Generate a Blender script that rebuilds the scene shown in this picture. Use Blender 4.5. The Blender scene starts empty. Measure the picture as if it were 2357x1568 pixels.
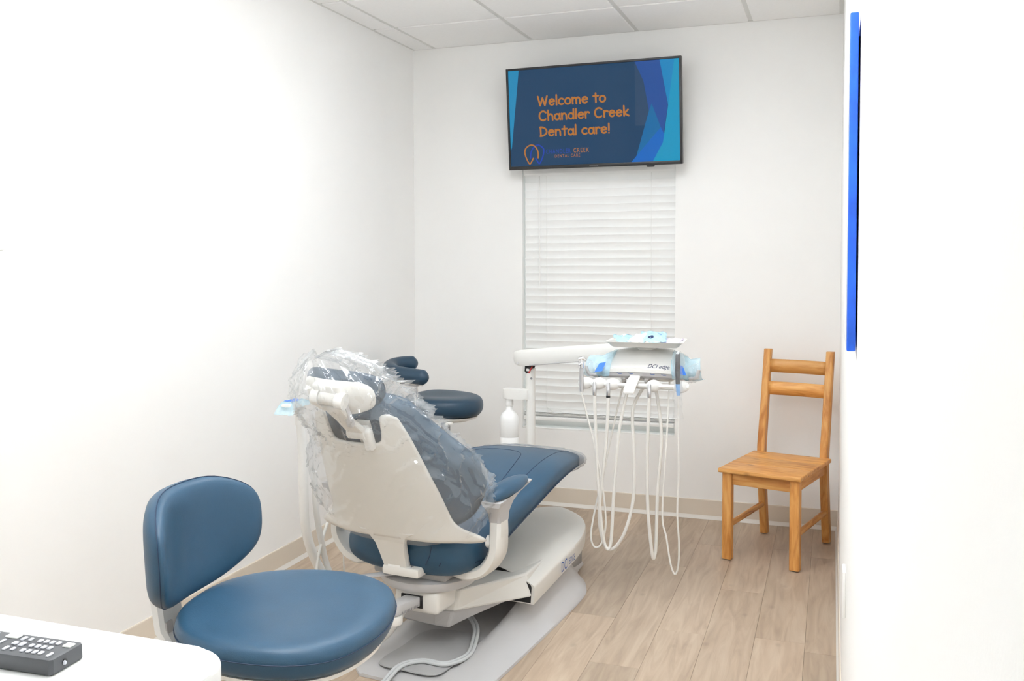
import bpy, bmesh, math, random
from mathutils import Vector, Matrix, noise as mn
S = bpy.context.scene
C = S.collection
PI = math.pi
R = math.radians
random.seed(7)

# ------------------------------------------------------------------ camera
FPX, PPX, PPY = 2271.414, 1044.717, 681.647
yaw, pitch, roll = 0.36688, -0.04052, -0.00453
cam = bpy.data.cameras.new('camera')
cam.sensor_fit = 'HORIZONTAL'; cam.sensor_width = 36.0
cam.lens = FPX / 2357 * 36.0
cam.shift_x = (1178.5 - PPX) / 2357
cam.shift_y = (PPY - 784.0) / 2357
cam.clip_start = 0.02
co = bpy.data.objects.new('camera', cam); C.objects.link(co)
fw = Vector((-math.sin(yaw) * math.cos(pitch), math.cos(yaw) * math.cos(pitch), math.sin(pitch)))
ri = Vector((math.cos(yaw), math.sin(yaw), 0)); up = ri.cross(fw)
r2 = ri * math.cos(roll) + up * math.sin(roll); u2 = -ri * math.sin(roll) + up * math.cos(roll)
M = Matrix((r2, u2, -fw)).transposed().to_4x4(); M.translation = Vector((2.39754, -5.57083, 1.46703))
co.matrix_world = M
S.camera = co

# ------------------------------------------------------------------ world, exposure
S.view_settings.view_transform = 'Standard'
S.view_settings.look = 'None'
S.view_settings.gamma = 1.0
S.view_settings.use_curve_mapping = False
S.view_settings.exposure = 0.0
wd = bpy.data.worlds.new('sky'); S.world = wd; wd.use_nodes = True
bg = wd.node_tree.nodes['Background']
bg.inputs[0].default_value = (0.90, 0.96, 0.95, 1); bg.inputs[1].default_value = 0.9
try:      # white rooms need many light bounces, layered film many see-through steps
    S.cycles.max_bounces = 14; S.cycles.diffuse_bounces = 8; S.cycles.glossy_bounces = 4; S.cycles.transparent_max_bounces = 16
except Exception: pass
FILL = 13.8            # radiance of the added unseen fill fixtures' diffusers (upper one stronger)

W, H, YF = 2.4354, 2.715, -6.2     # room width, ceiling height, wall behind the camera
X0, Y1, T = 0.1425, -0.590, 0.6096  # ceiling grid

# ------------------------------------------------------------------ helpers
def lin(r, g, b):
    f = lambda c: c / 12.92 if c <= 0.04045 else ((c + 0.055) / 1.055) ** 2.4
    return (f(r / 255), f(g / 255), f(b / 255))

MATS = {}
def mat(name, col, rough=0.5, metal=0.0, spec=0.5, vary=0.04, scale=8.0, bump=0.0, bscale=200.0, coat=0.0, stretch=(1, 1, 1), alpha=1.0, trans=0.0):
    if name in MATS: return MATS[name]
    m = bpy.data.materials.new(name); m.use_nodes = True
    nt = m.node_tree; b = nt.nodes['Principled BSDF']
    tc = nt.nodes.new('ShaderNodeTexCoord'); mp = nt.nodes.new('ShaderNodeMapping')
    mp.inputs['Scale'].default_value = stretch
    nz = nt.nodes.new('ShaderNodeTexNoise'); nz.inputs['Scale'].default_value = scale; nz.inputs['Detail'].default_value = 4
    cr = nt.nodes.new('ShaderNodeValToRGB')
    lo = [max(0, c * (1 - vary)) for c in col]; hi = [min(1, c * (1 + vary)) for c in col]
    cr.color_ramp.elements[0].color = (*lo, 1); cr.color_ramp.elements[1].color = (*hi, 1)
    cr.color_ramp.elements[0].position = 0.3; cr.color_ramp.elements[1].position = 0.7
    L = nt.links.new
    L(tc.outputs['Object'], mp.inputs[0]); L(mp.outputs[0], nz.inputs['Vector']); L(nz.outputs['Fac'], cr.inputs[0]); L(cr.outputs[0], b.inputs['Base Color'])
    b.inputs['Roughness'].default_value = rough; b.inputs['Metallic'].default_value = metal
    b.inputs['Specular IOR Level'].default_value = spec; b.inputs['Coat Weight'].default_value = coat
    b.inputs['Alpha'].default_value = alpha; b.inputs['Transmission Weight'].default_value = trans
    if bump:
        n2 = nt.nodes.new('ShaderNodeTexNoise'); n2.inputs['Scale'].default_value = bscale; n2.inputs['Detail'].default_value = 3
        bp = nt.nodes.new('ShaderNodeBump'); bp.inputs['Strength'].default_value = bump; bp.inputs['Distance'].default_value = 0.001
        L(mp.outputs[0], n2.inputs['Vector']); L(n2.outputs['Fac'], bp.inputs['Height']); L(bp.outputs[0], b.inputs['Normal'])
    MATS[name] = m
    return m

def emit(name, col, s=1.0, gloss=0.0):
    if name in MATS: return MATS[name]
    m = bpy.data.materials.new(name); m.use_nodes = True
    nt = m.node_tree; b = nt.nodes['Principled BSDF']
    b.inputs['Base Color'].default_value = (0.01, 0.01, 0.012, 1)
    b.inputs['Roughness'].default_value = 0.15 if gloss else 0.6
    b.inputs['Specular IOR Level'].default_value = gloss * 0.35
    b.inputs['Emission Color'].default_value = (*col, 1); b.inputs['Emission Strength'].default_value = s
    MATS[name] = m
    return m

def film(name, tint, clear, haze, gl_rough=0.08, fres=1.45, bump=0.35, bscale=26.0):
    """thin plastic film: see-through, a little milky, mirror-like at glancing angles"""
    m = bpy.data.materials.new(name); m.use_nodes = True
    nt = m.node_tree; nt.nodes.remove(nt.nodes['Principled BSDF']); out = nt.nodes['Material Output']; L = nt.links.new
    tr = nt.nodes.new('ShaderNodeBsdfTransparent'); tr.inputs[0].default_value = (*clear, 1)
    df = nt.nodes.new('ShaderNodeBsdfDiffuse'); df.inputs[0].default_value = (*tint, 1)
    tl = nt.nodes.new('ShaderNodeBsdfTranslucent'); tl.inputs[0].default_value = (*tint, 1)
    gl = nt.nodes.new('ShaderNodeBsdfGlossy'); gl.inputs['Roughness'].default_value = gl_rough; gl.inputs[0].default_value = (0.97, 0.98, 1, 1)
    lw = nt.nodes.new('ShaderNodeLayerWeight'); lw.inputs[0].default_value = 0.5
    pw = nt.nodes.new('ShaderNodeMath'); pw.operation = 'POWER'; pw.inputs[1].default_value = 4.0
    fr = nt.nodes.new('ShaderNodeMath'); fr.operation = 'MULTIPLY_ADD'; fr.inputs[1].default_value = 0.32; fr.inputs[2].default_value = 0.085
    nt.links.new(lw.outputs['Facing'], pw.inputs[0]); nt.links.new(pw.outputs[0], fr.inputs[0])
    tc = nt.nodes.new('ShaderNodeTexCoord'); nz = nt.nodes.new('ShaderNodeTexNoise'); nz.inputs['Scale'].default_value = bscale; nz.inputs['Detail'].default_value = 5
    bp = nt.nodes.new('ShaderNodeBump'); bp.inputs['Strength'].default_value = bump; bp.inputs['Distance'].default_value = 0.01
    L(tc.outputs['Object'], nz.inputs['Vector']); L(nz.outputs['Fac'], bp.inputs['Height'])
    for n in (gl, df): L(bp.outputs[0], n.inputs['Normal'])
    a1 = nt.nodes.new('ShaderNodeMixShader'); a1.inputs[0].default_value = 0.5; L(df.outputs[0], a1.inputs[1]); L(tl.outputs[0], a1.inputs[2])
    a2 = nt.nodes.new('ShaderNodeMixShader'); a2.inputs[0].default_value = haze; L(tr.outputs[0], a2.inputs[1]); L(a1.outputs[0], a2.inputs[2])
    a3 = nt.nodes.new('ShaderNodeMixShader'); L(fr.outputs[0], a3.inputs[0]); L(a2.outputs[0], a3.inputs[1]); L(gl.outputs[0], a3.inputs[2])
    L(a3.outputs[0], out.inputs[0])
    MATS[name] = m
    return m

class B:
    """collects shapes; done() links them as ONE mesh object"""
    def __init__(s): s.bm = bmesh.new()
    def _new(s, f):
        n = len(s.bm.verts); f(); s.bm.verts.ensure_lookup_table(); return s.bm.verts[n:]
    def box(s, c, size, rot=None, bev=0.0, seg=2):
        r = bmesh.ops.create_cube(s.bm, size=1.0)
        vs = r['verts']
        m = Matrix.Translation(Vector(c)) @ ((rot.to_4x4() if rot is not None else Matrix()) @ Matrix.Diagonal((*size, 1)))
        bmesh.ops.transform(s.bm, matrix=m, verts=vs)
        if bev:
            es = list({e for v in vs for e in v.link_edges})
            bmesh.ops.bevel(s.bm, geom=es, offset=bev, segments=seg, profile=0.5, affect='EDGES')
        return s
    def rings(s, rs, cap0=True, cap1=True, closed=True):
        vv = [[s.bm.verts.new(p) for p in r] for r in rs]
        n = len(rs[0])
        for a, b in zip(vv[:-1], vv[1:]):
            for i in range(n if closed else n - 1):
                j = (i + 1) % n
                try: s.bm.faces.new((a[i], a[j], b[j], b[i]))
                except ValueError: pass
        if closed and cap0: s.bm.faces.new(list(reversed(vv[0])))
        if closed and cap1: s.bm.faces.new(vv[-1])
        return s
    def tube(s, pts, r, n=10, cap=True, smooth=0, flat=1.0):
        pts = [Vector(p) for p in pts]
        if smooth: pts = spline(pts, smooth)
        rr = r if isinstance(r, (list, tuple)) else [r] * len(pts)
        if len(rr) != len(pts): rr = [rr[min(len(rr) - 1, int(i / (len(pts) - 1) * (len(rr) - 1) + 0.5))] if False else lerpl(rr, i / (len(pts) - 1)) for i in range(len(pts))]
        t0 = (pts[1] - pts[0]).normalized()
        nrm = t0.orthogonal().normalized()
        if abs(t0.z) < 0.9: nrm = (Vector((0, 0, 1)) - t0 * t0.z).normalized()
        rs = []
        for i, p in enumerate(pts):
            t = (pts[min(i + 1, len(pts) - 1)] - pts[max(i - 1, 0)]).normalized()
            nrm = (nrm - t * nrm.dot(t)).normalized(); bn = t.cross(nrm)
            rs.append([p + (nrm * math.cos(2 * PI * k / n) * flat + bn * math.sin(2 * PI * k / n)) * rr[i] for k in range(n)])
        return s.rings(rs, cap, cap)
    def cyl(s, p0, p1, r0, r1=None, n=24): return s.tube([p0, p1], [r0, r0 if r1 is None else r1], n)
    def lathe(s, prof, c=(0, 0, 0), n=28, axis=None):
        c = Vector(c); rs = []
        for r, z in prof:
            rs.append([Vector((r * math.cos(2 * PI * k / n), r * math.sin(2 * PI * k / n), z)) for k in range(n)])
        if axis is not None:
            q = Vector((0, 0, 1)).rotation_difference(Vector(axis).normalized())
            rs = [[q @ p for p in r] for r in rs]
        return s.rings([[p + c for p in r] for r in rs])
    def prism(s, out, z0, z1, bev=0.0, seg=2, fm=None):
        fm = fm or (lambda x, y, z: (x, y, z))
        n0 = len(s.bm.verts)
        a = [s.bm.verts.new(Vector((x, y, z0))) for x, y in out]; b = [s.bm.verts.new(Vector((x, y, z1))) for x, y in out]
        n = len(out); fs = []
        for i in range(n):
            j = (i + 1) % n; fs.append(s.bm.faces.new((a[i], a[j], b[j], b[i])))
        t = s.bm.faces.new(b); bo = s.bm.faces.new(list(reversed(a)))
        vs = a + b
        if bev:
            es = list(t.edges) + list(bo.edges)
            r = bmesh.ops.bevel(s.bm, geom=es, offset=bev, segments=seg, profile=0.5, affect='EDGES')
            vs = list({v for v in r['verts']} | {v for v in vs if v.is_valid})
        for v in vs: v.co = Vector(fm(*v.co))
        return s
    def pad(s, out, prof, fm):
        """cushion: outline (u,v) scaled ring by ring: prof = [(scale, height)], closed by a small cap"""
        rs = []
        for sc, h in prof: rs.append([Vector(fm(u * sc, v * sc, h)) for u, v in out])
        return s.rings(rs)
    def grid(s, f, nu, nv):
        vv = [[s.bm.verts.new(Vector(f(i / nu, j / nv))) for j in range(nv + 1)] for i in range(nu + 1)]
        for i in range(nu):
            for j in range(nv): s.bm.faces.new((vv[i][j], vv[i + 1][j], vv[i + 1][j + 1], vv[i][j + 1]))
        return s
    def done(s, name, m, parent=None, smooth=True, ang=40, sub=0, solid=0.0, soff=0.0, fix=True, **kw):
        if fix: bmesh.ops.recalc_face_normals(s.bm, faces=s.bm.faces)
        me = bpy.data.meshes.new(name); s.bm.to_mesh(me); s.bm.free()
        me.materials.append(m)
        if smooth:
            me.polygons.foreach_set('use_smooth', [True] * len(me.polygons))
            if ang: me.set_sharp_from_angle(angle=R(ang))
        o = bpy.data.objects.new(name, me); C.objects.link(o)
        if parent is not None: o.parent = parent
        if solid:
            md = o.modifiers.new('thickness', 'SOLIDIFY'); md.thickness = solid; md.offset = soff
        if sub:
            md = o.modifiers.new('smooth', 'SUBSURF'); md.levels = sub; md.render_levels = sub
        tag(o, **kw)
        return o

def lerpl(l, t):
    x = t * (len(l) - 1); i = min(int(x), len(l) - 2); f = x - i
    return l[i] * (1 - f) + l[i + 1] * f
def spline(pts, k, closed=False):
    """Catmull-Rom"""
    pts = [Vector(p) for p in pts]; n = len(pts); o = []
    g = (lambda i: pts[i % n]) if closed else (lambda i: pts[min(max(i, 0), n - 1)])
    for i in range(n if closed else n - 1):
        a, b, c, d = g(i - 1), g(i), g(i + 1), g(i + 2)
        for j in range(k):
            t = j / k
            o.append(0.5 * ((2 * b) + (c - a) * t + (2 * a - 5 * b + 4 * c - d) * t * t + (3 * b - a - 3 * c + d) * t ** 3))
    if not closed: o.append(pts[-1])
    return o
def sp2(pts, k): return [(p.x, p.y) for p in spline([(x, y, 0) for x, y in pts], k, True)]
def itp(tab, x):
    """smooth interpolation in a table [(x, a, b, ..)]"""
    if x <= tab[0][0]: return tab[0][1:]
    if x >= tab[-1][0]: return tab[-1][1:]
    for i in range(len(tab) - 1):
        if tab[i][0] <= x <= tab[i + 1][0]:
            t = (x - tab[i][0]) / (tab[i + 1][0] - tab[i][0])
            p0 = tab[max(i - 1, 0)]; p1 = tab[i]; p2 = tab[i + 1]; p3 = tab[min(i + 2, len(tab) - 1)]
            r = []
            for k in range(1, len(p1)):
                m1 = (p2[k] - p0[k]) / max(1e-6, p2[0] - p0[0]) * (p2[0] - p1[0]); m2 = (p3[k] - p1[k]) / max(1e-6, p3[0] - p1[0]) * (p2[0] - p1[0])
                r.append((2 * t ** 3 - 3 * t * t + 1) * p1[k] + (t ** 3 - 2 * t * t + t) * m1 + (-2 * t ** 3 + 3 * t * t) * p2[k] + (t ** 3 - t * t) * m2)
            return tuple(r)
def tag(o, label=None, cat=None, group=None, kind=None):
    if label: o['label'] = label
    if cat: o['category'] = cat
    if group: o['group'] = group
    if kind: o['kind'] = kind
    return o
def thing(name, label, cat, loc=(0, 0, 0), rz=0.0, group=None):
    o = bpy.data.objects.new(name, None); C.objects.link(o); o.empty_display_size = 0.05
    o.location = loc; o.rotation_euler = (0, 0, rz)
    return tag(o, label, cat, group)
def clone(o, name=None, parent=None, loc=None, rz=None):
    c = o.copy(); C.objects.link(c)
    if parent is not None: c.parent = parent
    if loc is not None: c.location = loc
    if rz is not None: c.rotation_euler = (0, 0, rz)
    return c
def text_mesh(name, body, size, m, parent, mat4, sx=1.0, shear=0.0, spacing=1.0, align='LEFT', label=None):
    cu = bpy.data.curves.new(name, 'FONT'); cu.body = body; cu.size = size; cu.shear = shear; cu.space_character = spacing
    cu.align_x = align; cu.extrude = 0.0; cu.resolution_u = 3
    o = bpy.data.objects.new(name + '_tmp', cu); C.objects.link(o)
    dg = bpy.context.evaluated_depsgraph_get()
    me = bpy.data.meshes.new_from_object(o.evaluated_get(dg))
    bpy.data.objects.remove(o); bpy.data.curves.remove(cu)
    me.transform(Matrix.Diagonal((sx, 1, 1, 1))); me.transform(mat4)
    me.materials.clear(); me.materials.append(m); me.name = name
    q = bpy.data.objects.new(name, me); C.objects.link(q); q.parent = parent
    if label: q['label'] = label
    return q

# ------------------------------------------------------------------ materials
M_wall = mat('wall_paint', (0.90, 0.898, 0.888), 0.6, vary=0.008, scale=3, bump=0.08, bscale=350)
M_ceil = mat('ceiling_tile_fibre', (0.93, 0.93, 0.925), 0.9, vary=0.012, scale=60, bump=0.12, bscale=500)
M_grid = mat('ceiling_grid_paint', (0.74, 0.74, 0.72), 0.5, vary=0.01)
M_base = mat('vinyl_cove_base', lin(217, 207, 193), 0.5, vary=0.02, scale=5)
M_caulk = mat('base_foot_strip', (0.80, 0.78, 0.74), 0.5, vary=0.02)
M_blind = mat('blind_vinyl', (0.90, 0.905, 0.90), 0.4, vary=0.01, scale=20)
M_cord = mat('white_cord', (0.85, 0.85, 0.84), 0.7, vary=0.02)
M_ivory = mat('ivory_plastic', (0.735, 0.722, 0.685), 0.32, vary=0.012, scale=4, spec=0.45)
M_white = mat('white_plastic', (0.80, 0.795, 0.77), 0.35, vary=0.012, scale=6, spec=0.45)
M_pure = mat('bright_white_plastic', (0.88, 0.88, 0.87), 0.4, vary=0.01, scale=6)
M_grey = mat('grey_plastic', (0.38, 0.38, 0.385), 0.38, vary=0.03, scale=6)
M_lgrey = mat('light_grey_plastic', (0.52, 0.515, 0.52), 0.38, vary=0.02, scale=6)
M_dgrey = mat('dark_grey_plastic', (0.22, 0.22, 0.23), 0.5, vary=0.05)
M_black = mat('black_plastic', (0.015, 0.015, 0.017), 0.4, vary=0.1)
M_blackm = mat('black_rubber', (0.02, 0.02, 0.02), 0.7, vary=0.1)
M_chrome = mat('chrome', (0.80, 0.80, 0.81), 0.12, metal=1.0, vary=0.02)
M_steel = mat('brushed_steel', (0.66, 0.66, 0.68), 0.28, metal=1.0, vary=0.03)
M_navy = mat('navy_vinyl', (0.022, 0.070, 0.128), 0.42, vary=0.05, scale=12, spec=0.45, bump=0.25, bscale=420)
M_navy2 = mat('dark_navy_vinyl', (0.019, 0.050, 0.088), 0.42, vary=0.05, scale=12, spec=0.45, bump=0.25, bscale=420)
M_seam = mat('seam_thread', lin(26, 48, 76), 0.6, vary=0.05)
M_counter = mat('white_laminate', (0.88, 0.89, 0.88), 0.3, vary=0.006, scale=4)
M_hose = mat('hose_silicone', (0.76, 0.745, 0.71), 0.4, vary=0.02)
M_ghose = mat('grey_hose', (0.55, 0.57, 0.58), 0.35, vary=0.03)
M_bottle = mat('translucent_bottle', (0.90, 0.905, 0.90), 0.35, vary=0.01)
M_blue = mat('blue_paint', lin(20, 92, 215), 0.5, vary=0.25, scale=14, bump=0.5, bscale=60, stretch=(1, 3, 1))
M_art = mat('canvas_art_face', lin(205, 205, 205), 0.6, vary=0.18, scale=7)
M_remote = mat('charcoal_plastic', lin(74, 76, 80), 0.45, vary=0.05)
M_key = mat('pale_keys', lin(206, 208, 216), 0.5, vary=0.03)
M_keyw = mat('white_keys', (0.88, 0.9, 0.88), 0.5, vary=0.01)
M_ink = mat('navy_ink', lin(40, 52, 92), 0.5, vary=0.05)
M_inkb = mat('blue_ink', lin(62, 100, 170), 0.5, vary=0.05)
M_bfilm = mat('blue_barrier_film', lin(186, 222, 236), 0.25, vary=0.14, scale=30, bump=0.5, bscale=60, alpha=0.60)
M_bprint = mat('blue_print', lin(28, 110, 208), 0.4, vary=0.04)
M_pouch = mat('pouch_film_blue', lin(176, 216, 236), 0.25, vary=0.12, scale=40, bump=0.5, bscale=60)
M_paper = mat('pouch_paper', (0.84, 0.87, 0.90), 0.5, vary=0.04, scale=40, bump=0.3, bscale=80)
M_lav = mat('lavender_wrap', lin(224, 216, 236), 0.4, vary=0.06, scale=40, bump=0.3, bscale=80)
M_clear = film('clear_plastic_film', (0.95, 0.96, 0.97), (0.985, 0.99, 0.99), 0.105, gl_rough=0.09, bump=0.14, bscale=22.0)
M_clear2 = film('clear_toe_film', (0.80, 0.81, 0.82), (0.97, 0.975, 0.98), 0.30, bump=0.5, bscale=40)
M_sheath = film('clear_sheath_film', (0.93, 0.94, 0.95), (0.985, 0.99, 0.99), 0.10, bump=0.3, bscale=60)
M_glass = film('window_glass', (0.9, 0.95, 0.95), (0.94, 0.97, 0.96), 0.02, 0.02, 1.5, 0.0)

def wood_mat(name, c0, c1, c2, scale, stretch, knots=0.65):
    m = bpy.data.materials.new(name); m.use_nodes = True
    nt = m.node_tree; b = nt.nodes['Principled BSDF']; L = nt.links.new
    tc = nt.nodes.new('ShaderNodeTexCoord'); oi = nt.nodes.new('ShaderNodeObjectInfo')
    ad = nt.nodes.new('ShaderNodeVectorMath'); ad.operation = 'ADD'
    mu = nt.nodes.new('ShaderNodeVectorMath'); mu.operation = 'SCALE'; mu.inputs[0].default_value = (13.1, 7.7, 5.3)
    L(oi.outputs['Random'], mu.inputs['Scale']); L(tc.outputs['Object'], ad.inputs[0]); L(mu.outputs[0], ad.inputs[1])
    mp = nt.nodes.new('ShaderNodeMapping'); mp.inputs['Scale'].default_value = stretch
    L(ad.outputs[0], mp.inputs[0])
    n1 = nt.nodes.new('ShaderNodeTexNoise'); n1.inputs['Scale'].default_value = scale; n1.inputs['Detail'].default_value = 6; n1.inputs['Distortion'].default_value = 1.2
    L(mp.outputs[0], n1.inputs['Vector'])
    cr = nt.nodes.new('ShaderNodeValToRGB'); e = cr.color_ramp.elements
    e[0].position = 0.28; e[0].color = (*c0, 1); e[1].position = 0.72; e[1].color = (*c2, 1)
    x = e.new(0.5); x.color = (*c1, 1)
    L(n1.outputs['Fac'], cr.inputs[0])
    hs = nt.nodes.new('ShaderNodeHueSaturation')
    mr = nt.nodes.new('ShaderNodeMapRange'); mr.inputs['To Min'].default_value = 0.86; mr.inputs['To Max'].default_value = 1.12
    L(oi.outputs['Random'], mr.inputs['Value']); L(mr.outputs[0], hs.inputs['Value']); L(cr.outputs[0], hs.inputs['Color'])
    col = hs.outputs[0]
    if knots:
        vo = nt.nodes.new('ShaderNodeTexVoronoi'); vo.inputs['Scale'].default_value = 5.0
        m2 = nt.nodes.new('ShaderNodeMapping'); m2.inputs['Scale'].default_value = tuple(min(1.6, s) for s in stretch)
        L(ad.outputs[0], m2.inputs[0]); L(m2.outputs[0], vo.inputs['Vector'])
        rk = nt.nodes.new('ShaderNodeMapRange'); rk.inputs['From Min'].default_value = 0.03; rk.inputs['From Max'].default_value = 0.12
        rk.inputs['To Min'].default_value = knots; rk.inputs['To Max'].default_value = 0.0
        L(vo.outputs['Distance'], rk.inputs['Value'])
        mx = nt.nodes.new('ShaderNodeMixRGB'); mx.inputs[2].default_value = (*[c * 0.35 for c in c0], 1)
        L(rk.outputs[0], mx.inputs[0]); L(col, mx.inputs[1]); col = mx.outputs[0]
    L(col, b.inputs['Base Color'])
    bp = nt.nodes.new('ShaderNodeBump'); bp.inputs['Strength'].default_value = 0.12; bp.inputs['Distance'].default_value = 0.002
    L(n1.outputs['Fac'], bp.inputs['Height']); L(bp.outputs[0], b.inputs['Normal'])
    b.inputs['Roughness'].default_value = 0.45
    MATS[name] = m
    return m
M_floor = wood_mat('oak_vinyl_plank', lin(160, 141, 122), lin(176, 157, 137), lin(188, 171, 151), 3.0, (9.0, 0.9, 1), 0.22)
M_pinev = wood_mat('stained_pine_upright', lin(182, 116, 52), lin(212, 152, 82), lin(228, 176, 108), 4.0, (9, 9, 1.0))
M_pineh = wood_mat('stained_pine_crosswise', lin(182, 116, 52), lin(212, 152, 82), lin(228, 176, 108), 4.0, (1.0, 9, 9))
M_pined = wood_mat('stained_pine_lengthwise', lin(176, 112, 50), lin(205, 146, 78), lin(222, 170, 102), 4.0, (9, 1.0, 9))

# ------------------------------------------------------------------ the room
# floor: vinyl planks laid lengthwise
fl = B().box((W / 2, YF / 2, -0.03), (W, -YF, 0.05)).done('floor', mat('subfloor', (0.2, 0.17, 0.14), 0.9), smooth=False, kind='structure')
PW, PL = 0.1810, 1.22
offs = {7: -1.66, 9: -1.72, 10: -1.157, 11: -0.46, 12: -1.76, 8: -0.9}
x = 0.141 - PW; col = -1
while x < W - 1e-4:
    a, b = max(x, 0.0), min(x + PW, W)
    y0 = offs.get(col, -0.15 - (col * 0.47) % 1.22)
    while y0 < 0: y0 += PL
    ys = [y0]
    while ys[-1] > YF: ys.append(ys[-1] - PL)
    for yt, yb in zip(ys[:-1], ys[1:]):
        t, bo = min(yt, 0.0), max(yb, YF)
        if t - bo < 0.01: continue
        g = 0.0003
        k = B().box((0, 0, -0.0025), (b - a - 2 * g, t - bo - 2 * g, 0.005), bev=0.0005, seg=1)
        o = k.done('plank', M_floor, fl, smooth=False); o.location = ((a + b) / 2, (t + bo) / 2, 0.0)
    x += PW; col += 1

# walls (window opening in the back wall)
WX0, WX1, WZ0, WZ1 = 0.690, 1.577, 0.450, 2.02
D = 0.14
k = B()
k.box((WX0 / 2 - 0.06, D / 2, H / 2 + 0.05), (WX0 + 0.12, D, H + 0.1)); k.box(((WX1 + W) / 2 + 0.06, D / 2, H / 2 + 0.05), (W - WX1 + 0.12, D, H + 0.1))
k.box(((WX0 + WX1) / 2, D / 2, WZ0 / 2), (WX1 - WX0, D, WZ0)); k.box(((WX0 + WX1) / 2, D / 2, (WZ1 + H + 0.1) / 2), (WX1 - WX0, D, H + 0.1 - WZ1))
wb = k.done('wall_back', M_wall, smooth=False, kind='structure')
wl = B().box((-0.06, YF / 2, H / 2 + 0.05), (0.12, -YF, H + 0.1)).done('wall_left', M_wall, smooth=False, kind='structure')
wr = B().box((W + 0.06, YF / 2, H / 2 + 0.05), (0.12, -YF, H + 0.1)).done('wall_right', M_wall, smooth=False, kind='structure')
wf = B().box((W / 2, YF - 0.06, H / 2 + 0.05), (W + 0.24, 0.12, H + 0.1)).done('wall_front', M_wall, smooth=False, kind='structure')

# ceiling: drop grid, tiles hang a little below the bars
ce = B().box((W / 2, YF / 2, H + 0.09), (W, -YF, 0.04)).done('ceiling', M_ceil, smooth=False, kind='structure')
gx = [0.0] + [X0 + i * T for i in range(4)] + [W]
gy = [0.0] + [Y1 - i * T for i in range(10) if Y1 - i * T > YF] + [YF]
bw = 0.024
for i in range(1, 5): B().box((gx[i], YF / 2, H + 0.012), (bw, -YF - 0.02, 0.012)).done('grid_bar', M_grid, ce, smooth=False)
for j in range(1, len(gy) - 1): B().box((W / 2, gy[j], H + 0.0125), (W - 0.02, bw, 0.012)).done('grid_bar', M_grid, ce, smooth=False)
for (cx, cy, sx, sy) in ((0.010, YF / 2, 0.020, -YF - 0.001), (W - 0.010, YF / 2, 0.020, -YF - 0.001), (W / 2, -0.010, W - 0.041, 0.020)):
    B().box((cx, cy, H + 0.008), (sx, sy, 0.012)).done('wall_angle', M_grid, ce, smooth=False)
for i in range(5):
    for j in range(len(gy) - 1):
        x0 = gx[i] + (bw / 2 if i else 0.016); x1 = gx[i + 1] - (bw / 2 if i < 4 else 0.020)
        y1 = gy[j] - (bw / 2 if j else 0.016); y0 = gy[j + 1] + bw / 2
        if x1 - x0 < 0.03 or y1 - y0 < 0.03: continue
        o = B().box((0, 0, 0.012), (x1 - x0, y1 - y0, 0.024), bev=0.003, seg=1).done('ceiling_tile', M_ceil, ce, smooth=False)
        o.location = ((x0 + x1) / 2, (y0 + y1) / 2, H)
M_fill = emit('fill_diffuser', (0.955, 0.982, 1.0), FILL); M_fillu = emit('fill_upper_diffuser', (0.955, 0.982, 1.0), FILL * 2.6)  # added fill glow, upward face stronger to brighten the ceiling
for (lx, ly, lz, w_, l_), lab in (((1.666, -1.80, 2.66, .34, 1.10), 'added unseen fill light with dropped diffuser between dental chair and right wall'), ((1.45, -4.00, 2.28, .46, 1.20), 'added unseen slim fill light shining up and down nearest the counter'), ((1.16, -2.02, 2.66, .34, 1.10), 'added unseen fill light with dropped diffuser above the dental chair seat')):
    t = thing('added_fill_light', lab, 'fill light', (lx, ly, lz), group='added unseen fill lights')  # unseen fixture added as fill, standing in for bounced flash
    f = 0.02; k = B()
    for sx in (-1, 1): k.box((sx * (w_ - f) / 2, 0, 0.025), (f, l_, 0.03))
    for sy in (-1, 1): k.box((0, sy * (l_ - f) / 2, 0.025), (w_ - 2 * f, f, 0.03))
    k.done('frame', M_white, t, smooth=False)
    a_, b_ = w_ / 2 - f, l_ / 2 - f; k = B()
    k.rings([[Vector((sx * (a_ - i_), sy * (b_ - i_), z_)) for sx, sy in ((-1, -1), (1, -1), (1, 1), (-1, 1))] for i_, z_ in ((0, .02), (.006, .0), (.03, -.012))]); k.done('lower_diffuser', M_fill, t, smooth=False)
    B().box((0, 0, 0.036), (w_ - 2 * f, l_ - 2 * f, 0.006)).done('upper_diffuser', M_fillu, t, smooth=False)
    for sx in (-1, 1): B().tube([(sx * .1, 0, .036), (sx * .1, 0, H - lz + .004)], .003, 6).done('suspension_rod', M_steel, t)

# cove base along the walls: vinyl strip with a pale flared foot
HB = 0.1095
def baseboard(name, p0, p1, nrm):
    p0, p1, nrm = Vector(p0), Vector(p1), Vector(nrm)
    pr = [(0.0, 0.022), (0.006, 0.022), (0.0055, HB - 0.004), (0.004, HB), (0.0, HB)]
    k = B(); k.rings([[p + nrm * a + Vector((0, 0, z)) for a, z in pr] for p in (p0, p1)])
    o = k.done(name, M_base, smooth=False, kind='structure')
    pf = [(0.0, 0.0005), (0.013, 0.0005), (0.0125, 0.004), (0.009, 0.010), (0.0065, 0.022), (0.0, 0.022)]
    k = B(); k.rings([[p + nrm * a + Vector((0, 0, z)) for a, z in pf] for p in (p0, p1)])
    k.done('base_foot', M_caulk, o, smooth=True, ang=50)
    return o
baseboard('baseboard_back', (0.0, 0, 0), (W, 0, 0), (0, -1, 0))
baseboard('baseboard_left', (0, YF, 0), (0, -0.013, 0), (1, 0, 0))
baseboard('baseboard_right', (W, -0.013, 0), (W, YF, 0), (-1, 0, 0))

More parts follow.
